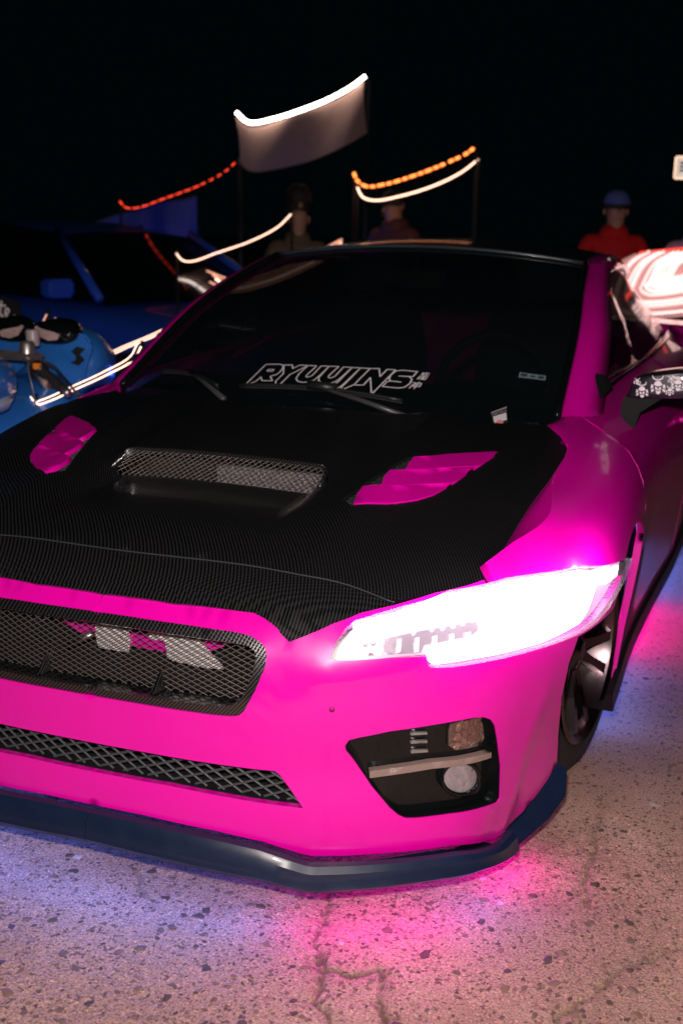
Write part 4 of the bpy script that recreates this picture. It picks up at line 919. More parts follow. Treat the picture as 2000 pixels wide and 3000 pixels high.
# door mirrors: black shell with printed cap
def motif(P3, m, parent, sx):
    """a generic horned helmet over a face plate, in white"""
    a, b, c = [np.array(p) for p in P3]; mid = (a + b) / 2; ex = (b - a) / 2; ez = c - mid
    shapes = [
        [(-.34, -.55), (-.26, -.9), (0, -1.0), (.26, -.9), (.34, -.55), (.12, -.66), (-.12, -.66)],                 # chin plate
        [(-.42, -.18), (-.10, -.32), (-.05, -.50), (.05, -.50), (.10, -.32), (.42, -.18), (.40, -.45), (.12, -.56), (-.12, -.56), (-.40, -.45)],
        [(-.62, .02), (-.20, -.14), (.20, -.14), (.62, .02), (.34, .34), (0, .44), (-.34, .34)],                     # brow and dome
        [(-1.0, -.42), (-.66, -.30), (-.64, -.02), (-.92, .06)], [(1.0, -.42), (.92, .06), (.64, -.02), (.66, -.30)],    # neck guards
        [(-.92, -.80), (-.58, -.62), (-.58, -.40), (-.98, -.52)], [(.92, -.80), (.98, -.52), (.58, -.40), (.58, -.62)],
        [(-.10, .42), (-.06, .56), (-.50, .72), (-.72, 1.0), (-.80, .98), (-.66, .64)], [(.10, .42), (.66, .64), (.80, .98), (.72, 1.0), (.50, .72), (.06, .56)],
        [(-.06, .54), (.06, .54), (0, .80)]]
    V = []; F = []
    for s in shapes:
        k = len(V)
        for x, z in s: V.append((mid + ex * x + ez * z) * (sx, 1, 1))
        F.append(tuple(range(k, k + len(s))))
    mesh('cap_print', V, F, m, parent, False)
for sx in (1,):
    cap = np.array(rounded(Q3['mirror_cap'], it=1)); arm = Q3['mirror_arm']
    c = cap.mean(0); rows = []
    for y, k in ((1.452, .80), (1.458, .92), (1.475, 1.0), (1.53, 1.02), (1.60, .96)):
        q = c + (cap - c) * k; q[:, 1] = y; rows.append(q)
    n = len(cap); V = np.concatenate(rows + [[(c[0], 1.60, c[2])]]) * (sx, 1, 1)
    F = [tuple(range(n))] + [(i + j * n, i + (j + 1) * n, (i + 1) % n + (j + 1) * n, (i + 1) % n + j * n) for j in range(4) for i in range(n)] + [(4 * n + i, len(V) - 1, 4 * n + (i + 1) % n) for i in range(n)]
    o = mesh('door_mirror', V, F, mat('mirror shell', (.02, .016, .028), .3, coat=.5), CAR)
    bm = bmesh.new(); bm.from_mesh(o.data); bmesh.ops.recalc_face_normals(bm, faces=bm.faces); bm.to_mesh(o.data); bm.free(); sharp(o, 50)
    plate('mirror_stalk', [(x * sx, 1.50, z) for x, y, z in arm], .05, MATTE, o, w=.006)
    for k, p in enumerate(Q3['masks']):
        motif([(x, 1.449 if k < 4 else 1.450, z) for x, y, z in p], WHITE, o, sx)

# underglow: tubes clipped under the lip and sills
for (u0, u1, mt) in ((-1.0, .42, BLUELED), (.44, .80, PINKLED), (.82, .92, BLUELED), (.94, 1.12, PINKLED)):
    S = np.linspace(abs(u0) if False else u0, u1, 40); P = lip(np.abs(S), np.interp(np.abs(S), ls, lz)); N = normals(lip, np.abs(S), np.full(40, .1))
    P = P - N * .018 + (0, 0, -.010); P[:, 0] *= np.where(S < 0, -1, 1)
    tube('underglow_strip', P, .006, mt, CAR, 6)
for sx in (1, -1):
    for s0, s1, mt in ((1.95, 2.6, BLUELED), (2.62, 3.3, PINKLED), (3.32, 4.2, BLUELED)):
        S = np.linspace(s0, s1, 12); P = (skin(S, np.full(12, 0.0)) + (-.05, 0, -.01)) * (sx, 1, 1)
        tube('underglow_strip', P, .006, mt, CAR, 6)

# everything above was modelled from the nose; seat it on the car's origin
for o in list(CAR.children): o.location = Vector(o.location) - Vector((0, .9, 0))
bpy.data.objects.remove(HOLD)
# ---------------------------------------------------------------- motorcycle parked beside the car
BX = -1.49
BIKE = empty('motorcycle', (BX, 1.75, 0), 0, 'blue sports motorcycle with black grip, seen past the far wing of the magenta car', 'motorcycle')
b0 = Vector((BX, 1.75, 0))
def seat_on(o, org):
    o.location = Vector(o.location) - Vector(org); return o
BLUEP = mat('blue bike paint', (.025, .17, .60), .3, coat=.6, noise=(6, .08))
PALEB = mat('pale bike paint', (.42, .50, .72), .35, coat=.4)
ALU = mat('cast alloy', (.50, .45, .43), .38, metal=.9, noise=(30, .2))
def blob(name, secs, m, parent, n=18, p=2.4):
    """loft of superellipse sections: (y, centre x, centre z, half width, half height)"""
    V = []; F = []
    for y, cx, cz, w, h in secs:
        for k in range(n):
            a = 2 * math.pi * k / n; c, s_ = math.cos(a), math.sin(a)
            V.append((cx + w * math.copysign(abs(c) ** (2 / p), c), y, cz + h * math.copysign(abs(s_) ** (2 / p), s_)))
    for i in range(len(secs) - 1):
        for k in range(n): F.append((i * n + k, i * n + (k + 1) % n, (i + 1) * n + (k + 1) % n, (i + 1) * n + k))
    F.append(tuple(range(n))[::-1]); F.append(tuple((len(secs) - 1) * n + k for k in range(n)))
    o = mesh(name, V, F, m, parent)
    bm = bmesh.new(); bm.from_mesh(o.data); bmesh.ops.recalc_face_normals(bm, faces=bm.faces); bm.to_mesh(o.data); bm.free()
    return o
parts = []
tank = blob('fuel_tank', [(1.14, BX, .80, .09, .07), (1.24, BX, .83, .16, .10), (1.42, BX, .845, .20, .115), (1.56, BX, .85, .18, .10), (1.64, BX, .85, .11, .06)], BLUEP, BIKE)
blob('tank_side', [(1.18, BX, .745, .14, .03), (1.30, BX, .765, .19, .045), (1.50, BX, .775, .19, .05), (1.60, BX, .79, .14, .03)], PALEB, BIKE)
blob('seat', [(.55, BX, .92, .06, .03), (.75, BX, .88, .12, .05), (.95, BX, .81, .14, .06), (1.15, BX, .77, .12, .06)], BLACK, BIKE)
blob('tail', [(.42, BX, .96, .03, .02), (.60, BX, .88, .10, .06), (.85, BX, .78, .13, .07)], BLUEP, BIKE)
blob('engine', [(1.15, BX, .42, .16, .16), (1.35, BX, .42, .22, .22), (1.75, BX, .44, .20, .22), (1.9, BX, .46, .12, .14)], MATTE, BIKE)
blob('lower_fairing', [(1.25, BX, .36, .20, .12), (1.55, BX, .48, .24, .20), (1.85, BX, .58, .24, .22), (2.1, BX, .66, .18, .20)], BLUEP, BIKE)
blob('nose_fairing', [(1.98, BX, .86, .23, .13), (2.12, BX, .88, .22, .14), (2.28, BX, .84, .16, .12), (2.42, BX, .78, .06, .05)], BLUEP, BIKE)
for y in (1.02, 2.42):
    w = empty('wheel', (BX, y, .305)); w.parent = BIKE
    lathe('tyre', [(.215, -.055), (.26, -.065), (.295, -.045), (.305, 0), (.295, .045), (.26, .065), (.215, .055)], RUBBER, w, 40)
    r_ = lathe('rim', [(.218, -.05), (.20, -.04), (.195, .0), (.20, .04), (.218, .05)], RIM, w, 40)
    for k in range(5):
        a = k * 1.2566; tube('spoke', [(0, .03 * math.cos(a), .03 * math.sin(a)), (0, .205 * math.cos(a), .205 * math.sin(a))], .012, RIM, r_, 6)
for sx in (-1, 1):
    tube('fork_leg', [(BX + sx * .10, 1.74, .93), (BX + sx * .10, 2.05, .58)], .026, STEEL, BIKE, 12)
    tube('fork_slider', [(BX + sx * .10, 2.05, .58), (BX + sx * .10, 2.42, .305)], .033, MATTE, BIKE, 12)
    lathe('fork_cap', [(0, .03), (.022, .03), (.030, .02), (.030, -.03)], ALU, BIKE, 16, 'z', (BX + sx * .10, 1.74, .945))
box('top_yoke', (BX - .14, 1.69, .905), (BX + .14, 1.80, .930), ALU, BIKE, .010)
for sx in (1, -1):
    X = lambda p: (BX + sx * (p[0] - BX), p[1], p[2])
    g0, g1, e = X((-1.36, 1.73, .900)), X((-1.165, 1.64, .815)), X((-1.14, 1.63, .805))
    tube('handlebar', [X((-1.41, 1.745, .925)), g0, g1], .012, STEEL, BIKE, 10)
    G = [Vector(g0).lerp(Vector(g1), t) for t in np.linspace(.35, 1.0, 22)]
    tube('grip', G, [.0185 if k % 2 else .0165 for k in range(22)], RUBBER, BIKE, 12)
    tube('bar_end', [g1, e], [.016, .014], ALU, BIKE, 12)
    sw = tube('switch_box', [Vector(g0).lerp(Vector(g1), .14), Vector(g0).lerp(Vector(g1), .34)], .026, BLACK, BIKE, 8)
    p = Vector(g0).lerp(Vector(g1), .25) + Vector((0, -.020, .012))
    if sx > 0: box('stop_switch', p - Vector((.014, .010, .011)), p + Vector((.014, .008, .011)), mat('orange switch', (.85, .25, .02), .4), sw, .002)
    LV = [X((-1.355, 1.775, .905)), X((-1.31, 1.80, .875)), X((-1.24, 1.77, .832)), X((-1.17, 1.73, .790)), X((-1.135, 1.71, .775))]
    tube('lever', LV, [.006, .006, .005, .0045, .006], STEEL, BIKE, 8)
    lathe('fluid_reservoir', [(0, .03), (.024, .03), (.026, .025), (.024, -.03), (.0, -.03)], mat('smoky reservoir', (.40, .33, .34), .3), BIKE, 18, 'z', X((-1.39, 1.78, .985)))
    tube('brake_hose', [X((-1.40, 1.77, .94)), X((-1.36, 1.70, .88)), X((-1.33, 1.68, .80)), X((-1.36, 1.76, .66)), X((-1.40, 1.9, .55))], .0035, mat('braided hose', (.30, .28, .28), .4, metal=.5), BIKE, 6)
    SP = [X(p) for p in [(-1.409, 1.95, .841), (-1.453, 1.95, .902), (-1.436, 1.95, .966), (-1.38, 1.95, .982), (-1.316, 1.95, .996), (-1.27, 1.95, .988), (-1.245, 1.95, .959), (-1.248, 1.95, .935), (-1.273, 1.95, .866), (-1.3, 1.95, .783), (-1.347, 1.95, .797)]]
    sp = plate('fairing_wing', SP, .03, BLUEP, BIKE, (0, 1, 0), .008)
    if sx > 0:
        V = [(-1.333, 1.945, .921), (-1.306, 1.945, .943), (-1.268, 1.945, .936), (-1.290, 1.945, .914), (-1.312, 1.945, .907), (-1.293, 1.945, .912), (-1.270, 1.945, .893), (-1.300, 1.945, .868), (-1.338, 1.945, .878), (-1.312, 1.945, .889)]
        mesh('emblem', [(x, 1.9455, z) for x, y, z in V], [(0, 1, 2, 3), (0, 3, 5, 4), (4, 5, 6, 9), (9, 6, 7, 8)], MATTE, sp, False)
    hs = blob('mirror', [(1.90, X((-1.392, 0, 0))[0], .990, .085, .030), (1.92, X((-1.392, 0, 0))[0], .994, .098, .046), (1.98, X((-1.385, 0, 0))[0], 1.0, .085, .048), (2.02, X((-1.375, 0, 0))[0], 1.0, .04, .02)], GLOSSBLACK, BIKE, 24)
    LP = [X((x, 1.897, z)) for x, y, z in [(-1.468, 1.9, 1.007), (-1.46, 1.9, 1.019), (-1.35, 1.9, .996), (-1.347, 1.9, .984), (-1.361, 1.9, .965), (-1.403, 1.9, .960), (-1.442, 1.9, .974)]]
    plate('indicator', LP, .012, mat('clear indicator', (.62, .45, .44), .15, coat=1, bump=(140, 1.0), noise=(60, .6)), hs, (0, 1, 0), .004)
    tube('mirror_stem', [X((-1.38, 1.96, .97)), X((-1.42, 2.0, .93))], .012, BLACK, hs)
for o in list(BIKE.children): o.location = Vector(o.location) - b0

# ---------------------------------------------------------------- cars parked farther off
def parked_car(name, loc, rz, paint, label, tall=1.0, lit=None, group=None):
    root = empty(name, loc, rz, label, 'car', group)
    L = [(-2.15, .50, .30, .60), (-2.05, .80, .24, .72), (-1.6, .86, .20, .84), (-1.0, .88, .19, .92), (0, .89, .19, .94), (1.0, .88, .19, .96), (1.7, .86, .21, .98), (2.05, .80, .26, .92), (2.15, .60, .34, .80)]
    V = []; F = []; prof = [(0, 1.0), (.55, .99), (.85, .94), (.97, .80), (1.0, .55), (.98, .25), (.92, .05), (.5, 0)]
    full_ = prof + [(-x, z) for x, z in prof[::-1] if x]
    n = len(full_)
    for y, w, z0, z1 in L:
        for x, z in full_: V.append((x * w, y, (z0 + (z1 - z0) * z) * tall))
    for i in range(len(L) - 1):
        for k in range(n): F.append((i * n + k, i * n + (k + 1) % n, (i + 1) * n + (k + 1) % n, (i + 1) * n + k))
    F += [tuple(range(n)), tuple((len(L) - 1) * n + k for k in range(n))[::-1]]
    body = mesh('body', V, F, paint, root)
    bm = bmesh.new(); bm.from_mesh(body.data); bmesh.ops.recalc_face_normals(bm, faces=bm.faces); bm.to_mesh(body.data); bm.free(); sharp(body, 50)
    cab = [(-1.05, .76, .93), (-.35, .60, 1.36), (.2, .62, 1.43), (.9, .60, 1.40), (1.75, .72, .97)]
    V = []; F = []
    for y, w, z in cab: V += [(-.80 if z < 1 else -.78, y, .93 * tall), (-w, y, (z - .02) * tall), (-w * .5, y, z * tall), (w * .5, y, z * tall), (w, y, (z - .02) * tall), (.80 if z < 1 else .78, y, .93 * tall)]
    for i in range(4):
        for k in range(5): F.append((i * 6 + k, i * 6 + k + 1, (i + 1) * 6 + k + 1, (i + 1) * 6 + k))
    sharp(mesh('cabin_glass', V, F, DARKGLASS, root), 30)
    V = []
    for y, w, z in ((-.33, .58, 1.372), (.2, .60, 1.442), (.88, .58, 1.412)): V += [(-w, y, (z - .03) * tall), (-w * .5, y, z * tall), (w * .5, y, z * tall), (w, y, (z - .03) * tall)]
    mesh('roof', V, [(i * 4 + k, i * 4 + k + 1, i * 4 + k + 5, i * 4 + k + 4) for i in range(2) for k in range(3)], paint, root)
    for sx in (-1, 1):
        for yy in (-1.35, 1.35):
            w = lathe('wheel', [(.0, .10), (.10, .11), (.22, .09), (.30, .11), (.32, .06), (.32, -.10), (.0, -.10)], RUBBER, root, 24); w.location = (sx * .80, yy, .32)
            if sx < 0: w.rotation_euler = (0, 0, math.pi)
            lathe('rim', [(.0, .115), (.06, .118), (.20, .10), (.215, .112), (.215, .09)], RIM, w, 20)
        box('headlight', (sx * .62 - .16, -2.11, .60 * tall), (sx * .62 + .14, -2.0, .70 * tall), (HEADLIT if lit else CHROME), root, .02)
        box('tail_light', (sx * .64 - .16, 2.03, .74 * tall), (sx * .64 + .12, 2.13, .86 * tall), mat('red lamp', (.5, .01, .01), .25, coat=.5, emit=(1, .04, .02), estr=.6), root, .02)
        tube('pillar', [(sx * .80, -1.02, .95 * tall), (sx * .605, -.34, 1.37 * tall)], .03, paint, root)
        tube('pillar', [(sx * .73, .25, .95 * tall), (sx * .61, .25, 1.42 * tall)], .03, GLOSSBLACK, root)
        tube('pillar', [(sx * .78, 1.72, .97 * tall), (sx * .60, .90, 1.39 * tall)], .05, paint, root)
        box('door_mirror', (sx * .92 - .10, -.80, .95 * tall), (sx * .92 + .10, -.68, 1.07 * tall), paint, root, .02)
    box('grille', (-.42, -2.16, .42), (.42, -2.08, .58 * tall), BLACK, root, .01)
    box('number_plate', (-.26, 2.13, .62), (.26, 2.16, .73), mat('plain plate', (.5, .5, .48), .5), root, .004)
    return root
HEADLIT = mat('small lit headlight', (1, 1, 1), .4, emit=(.85, .9, 1), estr=3)
NAVY = mat('navy paint', (.02, .09, .62), .35, coat=.6)
NAVY2 = mat('deep blue paint', (.01, .02, .12), .3, coat=.6)
parked_car('parked_car', (-3.55, 5.75, 0), R(70), NAVY, 'dark blue saloon parked behind the motorcycle, glowing blue underneath')
BC = parked_car('parked_car', (-4.30, 3.05, 0), R(88), mat('jet black paint', (.006, .006, .008), .2, coat=1), 'black car with white script lettering at the left edge, beyond the motorcycle')
# blue tubes under the blue car light the ground and its flanks
def neon(name, path, r, m, label, cat, group=None):
    o = tube(name, path, r, m, None, 8); return tag(o, label, cat, group)
BLUENEON = mat('blue neon', (.1, .2, 1), .4, emit=(.03, .12, 1.0), estr=60)
for car in [o for o in bpy.data.objects if o.name.startswith('parked_car')][:1]:
    for sx in (-1, 1): tube('underglow_strip', [(sx * .80, -1.0, .17), (sx * .80, 1.0, .17)], .012, BLUENEON, car, 6)
    tube('underglow_strip', [(-.7, -2.05, .22), (.7, -2.05, .22)], .012, BLUENEON, car, 6)
# white script at the black car's near corner
pts_e = [[(.0, .42), (.30, .48), (.42, .70), (.28, .88), (.08, .75), (.05, .35), (.25, .10), (.55, .22)],
         [(.95, 1.35), (.72, .45), (.80, .12), (1.05, .20)], [(.55, .98), (1.30, 1.02)],
         [(1.15, .42), (1.45, .50), (1.58, .72), (1.42, .88), (1.22, .72), (1.22, .32), (1.45, .10), (2.1, .45)]]
Vs = []; Fs = []
o3 = Vector((-2.22, 2.66, .985)); ex = Vector((.052, .012, -.012)); ez = Vector((.012, -.02, .060))
for ln in pts_e:
    L = np.array(rounded(ln, False, 2)); P = np.array([tuple(o3 + ex * x + ez * z) for x, z in L])
    v, f = ribbon_geo(P, np.tile(np.array([.3, -1, .3]), (len(P), 1)), .010); k = len(Vs); Vs += list(v); Fs += [tuple(i_ + k for i_ in q) for q in f]
panel = plate('banner_panel', [tuple(o3 + ex * x + ez * z + Vector((-.004, .014, -.006))) for x, z in ((-5, -.6), (2.6, -.6), (2.3, 1.7), (-5, 1.9))], .02, MATTE, None, (0, 1, 0), .003)
sc_ = mesh('script_lettering', Vs, Fs, WHITE, None, False)
bpy.context.view_layer.update()
for o in (panel, sc_):
    o.parent = BC; o.matrix_parent_inverse = BC.matrix_world.inverted()
panel['label'] = 'black panel carrying white script lettering'; sc_['label'] = 'white script letters ending in ete'

# ---------------------------------------------------------------- light trails modelled as added glowing tubes behind the cars
POLE = mat('dark pole', (.01, .01, .011), .5)
def light_trail(path, r, m, label, beads=None, group='light trails as tubes on added stands', double=None, stand=True):  # tube along a smeared light trail; cables and stands are added
    P = smooth_path(path, 60)
    root = empty('light_trail', (float(P[:, 0].mean()), float(P[:, 1].mean()), 0), 0, label, 'light trail', group); org = np.array(root.location)
    if beads:
        k = beads; idx = np.linspace(0, 59, k * 3 + 1).astype(int); Vs = []; Fs = []
        for a, b in zip(idx[0::3], idx[2::3]):
            v, f = tube_geo(P[a:b + 1] - org, r, 6); q = len(Vs); Vs += v; Fs += [tuple(i_ + q for i_ in x) for x in f]
        o = mesh('lit_beads', Vs, Fs, m, root, kind='stuff'); tube('cable', P - org + (0, 0, -r), r * .35, POLE, root, 5)
    else:
        tube('lit_tube', P - org, r, m, root, 7)
        if double is not None: tube('lit_tube', P - org + np.array(double), r * .8, m, root, 7)
    if stand:
        for e in (P[0], P[-1]): tube('stand', [(e[0] - org[0], e[1] - org[1] + .012, 0), (e[0] - org[0], e[1] - org[1] + .012, e[2] + .02)], .008, POLE, root, 6)
    return root
WARM = mat('warm white light', (1, .85, .75), .4, emit=(1.0, .60, .44), estr=3)
AMBER = mat('amber light', (1, .4, .1), .4, emit=(1.0, .20, .04), estr=4)
REDL = mat('red light', (1, .1, .05), .4, emit=(1.0, .05, .02), estr=2.2)
SOFT = mat('soft peach light', (1, .7, .55), .4, emit=(1.0, .42, .28), estr=1.0)
LW = [(-3.038, 7.06, 2.337), (-2.976, 7.068, 2.28), (-2.924, 7.081, 2.257), (-2.777, 7.141, 2.285), (-2.522, 7.257, 2.377), (-2.332, 7.349, 2.467), (-2.177, 7.43, 2.568), (-2.092, 7.481, 2.645)]
P = smooth_path(LW, 40); org = np.array([P[:, 0].mean(), P[:, 1].mean(), 0])
SAIL = empty('trail_canopy', tuple(org), 0, 'made-up pale canopy panel under a tube tracing a white light trail', 'canopy')  # canopy is made up; its top tube follows a smeared lamp
tube('lit_edge', P - org, .013, mat('bright white light', (1, .9, .85), .4, emit=(1.0, .80, .70), estr=14), SAIL, 8)
dp = np.linspace(.34, .40, 40); dp[:6] += np.linspace(0.02, 0, 6)
rows = []
for k in range(7):
    f_ = k / 6; q = P - org + np.array([-.02 * (1 - f_), .02, -.03]); q[:, 2] -= dp * f_; q[:, 1] += .03 * np.sin(f_ * 3 + np.arange(40) * .25) + .05 * f_; rows.append(q)
V = np.concatenate(rows + [r_ + (0, .012, 0) for r_ in rows]); n = 40
F = [(i + j * n, i + 1 + j * n, i + 1 + (j + 1) * n, i + (j + 1) * n) for j in range(6) for i in range(n - 1)]
mesh('fabric', V, F + [tuple(x + 7 * n for x in f[::-1]) for f in F], mat('pale canopy cloth', (.30, .20, .16), .8, noise=(12, .1)), SAIL)
for e in (P[0], P[-1]): tube('pole', [(e[0] - org[0], e[1] - org[1] + .10, 0), (e[0] - org[0], e[1] - org[1] + .10, e[2])], .014, POLE, SAIL, 8)
light_trail([(-1.748, 6.308, 1.83), (-1.718, 6.305, 1.775), (-1.655, 6.318, 1.737), (-1.538, 6.365, 1.752), (-1.309, 6.468, 1.831), (-1.111, 6.563, 1.922), (-.985, 6.626, 1.993), (-.931, 6.659, 2.046)], .011, AMBER, 'dashed amber light trail drooping above the car roof', beads=17)
light_trail([(-1.748, 6.393, 1.733), (-1.705, 6.391, 1.665), (-1.634, 6.412, 1.642), (-1.443, 6.49, 1.678), (-1.211, 6.595, 1.762), (-1.041, 6.681, 1.859), (-.937, 6.743, 1.952)], .0065, WARM, 'thin warm white light trail just below the amber trail')
light_trail([(-3.584, 6.131, 1.603), (-3.532, 6.138, 1.556), (-3.469, 6.16, 1.554), (-3.257, 6.257, 1.634), (-3.017, 6.37, 1.738), (-2.84, 6.463, 1.85), (-2.764, 6.512, 1.936)], .0045, REDL, 'dotted red light trail at the left below the pale canopy', beads=15)
light_trail([(-2.407, 4.83, 1.251), (-2.369, 4.834, 1.211), (-2.331, 4.845, 1.201), (-2.159, 4.923, 1.262), (-1.958, 5.016, 1.343), (-1.811, 5.093, 1.434), (-1.745, 5.136, 1.511)], .0042, WARM, 'single thin white light trail left of the car roof, higher than the others')
light_trail([(-1.829, 2.854, .815), (-1.807, 2.856, .791), (-1.783, 2.864, .788), (-1.643, 2.93, .85), (-1.494, 3.003, .924), (-1.403, 3.052, .987), (-1.363, 3.079, 1.039)], .0028, WARM, 'pair of thin white light trails between motorcycle mirror and windscreen pillar', double=(-.02, .0, .004))
light_trail([(-1.375, 1.75, .755), (-1.357, 1.75, .737), (-1.332, 1.76, .744), (-1.222, 1.815, .80), (-1.119, 1.866, .855), (-1.032, 1.912, .914), (-1.01, 1.925, .96)], .0027, WARM, 'white light trail hanging low in front of the motorcycle grip', double=(-.022, .01, .008))
for k, (dz, m) in enumerate(((0, WARM), (.022, SOFT), (-.022, SOFT), (.045, SOFT))):
    light_trail([(-2.02 - .02 * k, 4.608, 1.111 + dz), (-1.966, 4.618, 1.073 + dz), (-1.914, 4.633, 1.056 + dz), (-1.754, 4.699, 1.091 + dz), (-1.561, 4.79, 1.174 + dz), (-1.419, 4.862, 1.256 + dz), (-1.314, 4.921, 1.337 + dz * .6)], .0055, m,
               ('brightest light trail of the peach bundle crossing behind the far windscreen pillar', 'peach light trail just above the brightest of the bundle', 'lowest peach light trail of the bundle behind the far pillar', 'topmost peach light trail of the bundle behind the far pillar')[k], stand=(k == 0))
light_trail([(-1.978, 2.373, .856), (-1.91, 2.409, .901), (-1.85, 2.44, .94), (-1.817, 2.46, .973), (-1.798, 2.478, 1.017)], .0028, SOFT, 'thin pink light trail at the left edge above the motorcycle mirror', double=(.045, .0, -.012))

# blue tarpaulin added to stand in for the blue glow behind the blue car
TP = empty('tarpaulin', (-4.3, 7.6, 0), 0, 'dark blue tarpaulin added for the blue glow, hanging in folds from a sloping line behind the blue car', 'tarpaulin'); org = np.array([-4.3, 7.6, 0])
tl = smooth_path([(-6.3, 6.6, .92), (-5.34, 7.0, 1.12), (-4.29, 7.51, 1.56), (-3.75, 7.74, 1.70)], 90)
rows = []
for k in range(12):
    f_ = k / 11; q = tl - org; w = np.arange(90)
    off = .05 * f_ * np.sin(w * .42 + 2 * np.sin(w * .09)) + .03 * f_ * np.sin(w * .91 + 1.3) + .02 * np.sin(f_ * 5 + w * .2)
    q = q + np.stack([-.35 * off, .9 * off, -(tl[:, 2] - .03) * f_ + .01 * np.sin(w * .42)], -1); rows.append(q)
V = np.concatenate(rows + [r_ + (0, .01, 0) for r_ in rows]); n = 90
F = [(i + j * n, i + 1 + j * n, i + 1 + (j + 1) * n, i + (j + 1) * n) for j in range(11) for i in range(n - 1)]
mesh('cloth', V, [f[::-1] for f in F] + [tuple(x + 12 * n for x in f) for f in F], mat('blue tarpaulin cloth', (.012, .028, .20), .55, noise=(9, .3)), TP)
tube('line', tl - org + (0, 0, .005), .006, POLE, TP, 5)
for e in (tl[0], tl[-1]): tube('pole', [(e[0] - org[0], e[1] - org[1] + .04, 0), (e[0] - org[0], e[1] - org[1] + .04, e[2] + .02)], .014, POLE, TP, 8)

# added glowing panel, its ribs following blurred light trails, behind the car
PO = [(.18, 5.746, 1.156), (.192, 5.71, .994), (.257, 5.715, .919), (.492, 5.803, .93), (.749, 5.907, .975), (1.004, 6.017, 1.041), (.974, 6.077, 1.325), (.612, 5.935, 1.284), (.372, 5.859, 1.329), (.261, 5.803, 1.267)]
LP = empty('trail_panel', (.6, 5.9, 0), 0, 'blurred white light trails built as a made-up ribbed panel with red top edge beside the near windscreen pillar', 'lamp'); org = Vector((.6, 5.9, 0))
ex = Vector((.92, .39, 0)).normalized(); up = Vector((0, 0, 1)); nrm = ex.cross(up)
back = [tuple(Vector(p) - org - nrm * .03) for p in rounded(PO, it=1)]
plate('backing', back, .02, mat('panel back', (.40, .28, .28), .5, emit=(1.0, .5, .45), estr=.22), LP, tuple(-nrm), .004)
RIB = mat('glowing rib', (1, .85, .85), .4, emit=(1.0, .62, .58), estr=1.6); RIB2 = mat('dim glowing rib', (.8, .5, .5), .4, emit=(1.0, .45, .42), estr=.45)
for k in range(12):                                   # nested bent ribs, one inside the other
    d = k * .030; q = []
    for x, z in ((-.22 + d * 1.05, 1.33 + d * .05), (-.33 + d, 1.26), (-.40 + d, 1.12), (-.41 + d, 1.0 + d * .55), (-.36 + d, .935 + d * .72), (-.26 + d, .915 + d * .85), (-.05 + d * .6, .925 + d * .93), (.20, .955 + d), (.46, .99 + d)):
        q.append(ex * x + up * min(z, 1.335) + Vector((0, 0, 0)) + nrm * (.012 + .001 * k) + Vector((.6, 5.9, 0)) - org)
    tube('rib', smooth_path([tuple(v) for v in q], 40), .011 if k % 3 else .007, RIB if k not in (0, 2, 5) else RIB2, LP, 6)
tube('red_edge', [Vector((.6, 5.9, 1.335)) + ex * t + up * ((t + .3) * .12 - .02) - org + nrm * .012 for t in np.linspace(-.25, .46, 8)], .010, mat('red edge light', (1, .1, .05), .4, emit=(1, .05, .03), estr=1.6), LP, 6)
tube('stand', [(.02, .06, 0), (.02, .06, 1.0)], .02, POLE, LP, 8)

# small white sign on a post at the upper right
SG = empty('notice_sign', (.60, 6.62, 0), 0, 'small white notice sign with pale blue print on a dark post, at the right edge', 'sign')
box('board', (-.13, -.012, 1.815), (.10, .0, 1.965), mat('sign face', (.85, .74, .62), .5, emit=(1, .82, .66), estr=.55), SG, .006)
for z, w in ((1.92, .05), (1.895, .07), (1.87, .055)): box('print', (-.095, -.0155, z - .008), (-.095 + w, -.0125, z + .008), mat('pale blue print', (.25, .42, .75), .6), SG, 0)
tube('post', [(0, .012, 0), (0, .012, 1.95)], .02, POLE, SG, 8)

